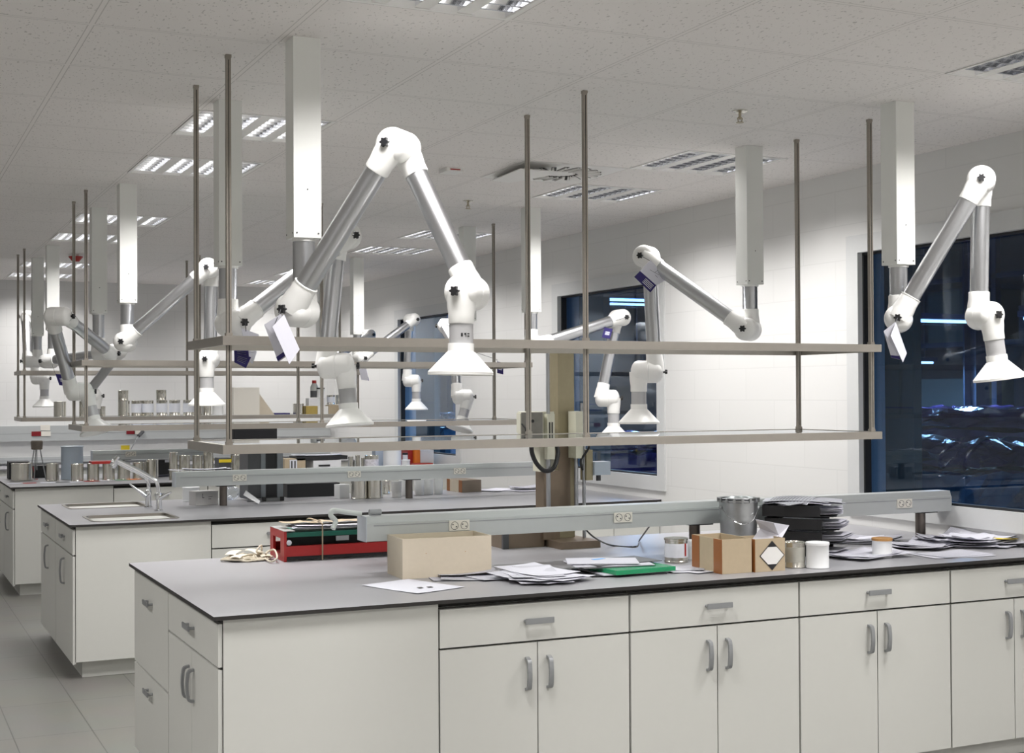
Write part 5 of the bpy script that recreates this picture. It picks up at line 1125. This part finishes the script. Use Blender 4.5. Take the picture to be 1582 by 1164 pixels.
for i, (x, y, z, L_) in enumerate(((8.6, 9.6, 2.30, 1.3), (9.6, 8.7, 2.28, 1.5), (8.2, 14.6, 2.75, 1.5), (8.6, 15.6, 2.25, 1.3), (7.6, 18.0, 3.05, 2.2), (9.3, 23.0, 2.6, 2.0), (7.0, 12.0, 2.6, 1.2), (10.5, 12.4, 2.0, 1.5))):
    t = thing('hall_lamp', 'bluish tube lamp seen through the glass '+(places+['between the first two windows', 'low and far behind the nearest window'])[i], 'lamp', (x, y, z), 'tube lamps in the dark hall')
    q = nb(); box(q, (x-L_/2, y-.05, z), (x+L_/2, y+.05, z+.05)); obj('housing', q, hallsteel, t, smooth=False)
    q = nb(); cyl(q, (x-L_/2+.03, y, z-.016), (x+L_/2-.03, y, z-.016), .014, 10); obj('tube', q, hallglow, t)
    q = nb()
    for e in (-.8, .8): pipe(q, [(x+e*L_/2, y, z+.05), (x+e*L_/2, y, 4.4)], .006, 6)
    obj('hanger', q, hallsteel, t)
    ld = bpy.data.lights.new('hall_light', 'AREA'); ld.shape = 'RECTANGLE'; ld.size = L_; ld.size_y = .1; ld.energy = 45; ld.color = (.55, .78, 1)
    lo = bpy.data.objects.new('hall_light', ld); C.objects.link(lo); lo.location = Vector((0, 0, -.05)); lo.parent = t
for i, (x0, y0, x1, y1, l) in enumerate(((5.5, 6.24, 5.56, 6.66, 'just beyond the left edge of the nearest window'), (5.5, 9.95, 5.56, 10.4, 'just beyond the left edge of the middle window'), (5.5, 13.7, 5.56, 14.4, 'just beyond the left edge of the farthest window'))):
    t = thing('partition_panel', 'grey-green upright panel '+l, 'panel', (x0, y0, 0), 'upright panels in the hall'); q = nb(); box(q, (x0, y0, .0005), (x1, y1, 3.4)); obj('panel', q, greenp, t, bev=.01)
    q = nb(); box(q, (x0-.01, y0, .9), (x0-.0005, y1, .93)); box(q, (x0-.01, y0, 1.55), (x0-.0005, y1, 1.56)); obj('strip', q, hallsteel, t, smooth=False)
for i, (x, y) in enumerate(((8.8, 10.6), (7.2, 13.2), (11.5, 12.0), (7.4, 17.6), (9.6, 18.5))):
    t = thing('steel_column', 'dark steel column in the hall, '+['behind the nearest window', 'left behind the middle window', 'far back behind the nearest window', 'behind the farthest window', 'far back between two windows'][i], 'column', (x, y, 0), 'columns in the hall')
    q = nb(); box(q, (x-.10, y-.10, .0005), (x+.10, y-.08, 4.399)); box(q, (x-.10, y+.08, .0005), (x+.10, y+.10, 4.399)); box(q, (x-.01, y-.08, .0005), (x+.01, y+.08, 4.399)); obj('profile', q, hallsteel, t, smooth=False)
def lumpy(q, x0, y0, z0, x1, y1, z1, amp, sd, n=14):
    rr_ = random.Random(sd); v0 = []
    def pt(a, b_, c_): return Vector((x0+(x1-x0)*a, y0+(y1-y0)*b_, z0+(z1-z0)*c_))
    box(q, (x0, y0, z0), (x1, y1, z1)); bmesh.ops.subdivide_edges(q, edges=q.edges, cuts=n, use_grid_fill=True)
    for v in q.verts:
        if v.co.z > z0+.02: v.co += Vector((rr_.uniform(-1, 1), rr_.uniform(-1, 1), rr_.uniform(-1, 1)))*amp
for i, (x0, y0, x1, y1, h, m_, l) in enumerate(((5.75, 6.1, 7.2, 8.6, 1.16, bluefilm, 'load wrapped in pale blue film behind the nearest window'), (7.7, 7.3, 9.3, 10.2, 1.34, violetfilm, 'load wrapped in shiny violet film deeper behind the nearest window'), (5.9, 10.6, 7.2, 12.2, 1.10, violetfilm, 'load wrapped in dark film behind the middle window'), (5.8, 14.2, 7.0, 15.6, 1.25, bluefilm, 'load wrapped in blue film behind the farthest window'))):
    t = thing('wrapped_pallet', l, 'pallet', ((x0+x1)/2, (y0+y1)/2, 0), 'film wrapped pallets in the hall')
    q = nb(); 
    for k in range(3): yy = y0+.05+(y1-y0-.2)*k/2; box(q, (x0, yy, .0005), (x1, yy+.1, .10))
    box(q, (x0, y0, .10), (x1, y1, .13)); obj('pallet_board', q, mat('hall_wood', (.10, .08, .06), .8, noise=.1), t, smooth=False)
    q = nb(); lumpy(q, x0+.03, y0+.03, .131, x1-.03, y1-.03, h, .018, i); obj('wrapped_load', q, m_, t, smooth=False)
    q = nb(); lumpy(q, x0+.15, y0+.2, h+.03, x1-.25, y1-.5, h+.16, .035, i+9, 10); obj('loose_film', q, violetfilm if i == 0 else m_, t, smooth=False)
t = thing('storage_rack', 'tall storage rack with dark blue panels at the back of the hall', 'rack', (12.5, 14, 0))
for k in range(6):
    q = nb(); box(q, (12.2, 8.0+k*2.2, .0005), (12.28, 8.08+k*2.2, 3.6)); obj('upright', q, hallsteel, t, smooth=False)
for z in (.6, 1.4, 2.2, 3.0):
    q = nb(); box(q, (12.2, 8.0, z), (12.9, 19.1, z+.06)); obj('shelf', q, hallsteel, t, smooth=False)
rr_ = random.Random(3)
for k in range(5):
    for z in (.66, 1.46, 2.26):
        if rr_.random() < .75:
            q = nb(); a_ = 8.2+k*2.2+rr_.uniform(0, .3); box(q, (12.25, a_, z), (12.85, a_+rr_.uniform(.8, 1.6), z+rr_.uniform(.3, .65))); obj('panel_box', q, [hallsteel, greenp, mat('navy_panel', (.03, .06, .14), .4, noise=.2)][rr_.randrange(3)], t, smooth=False)
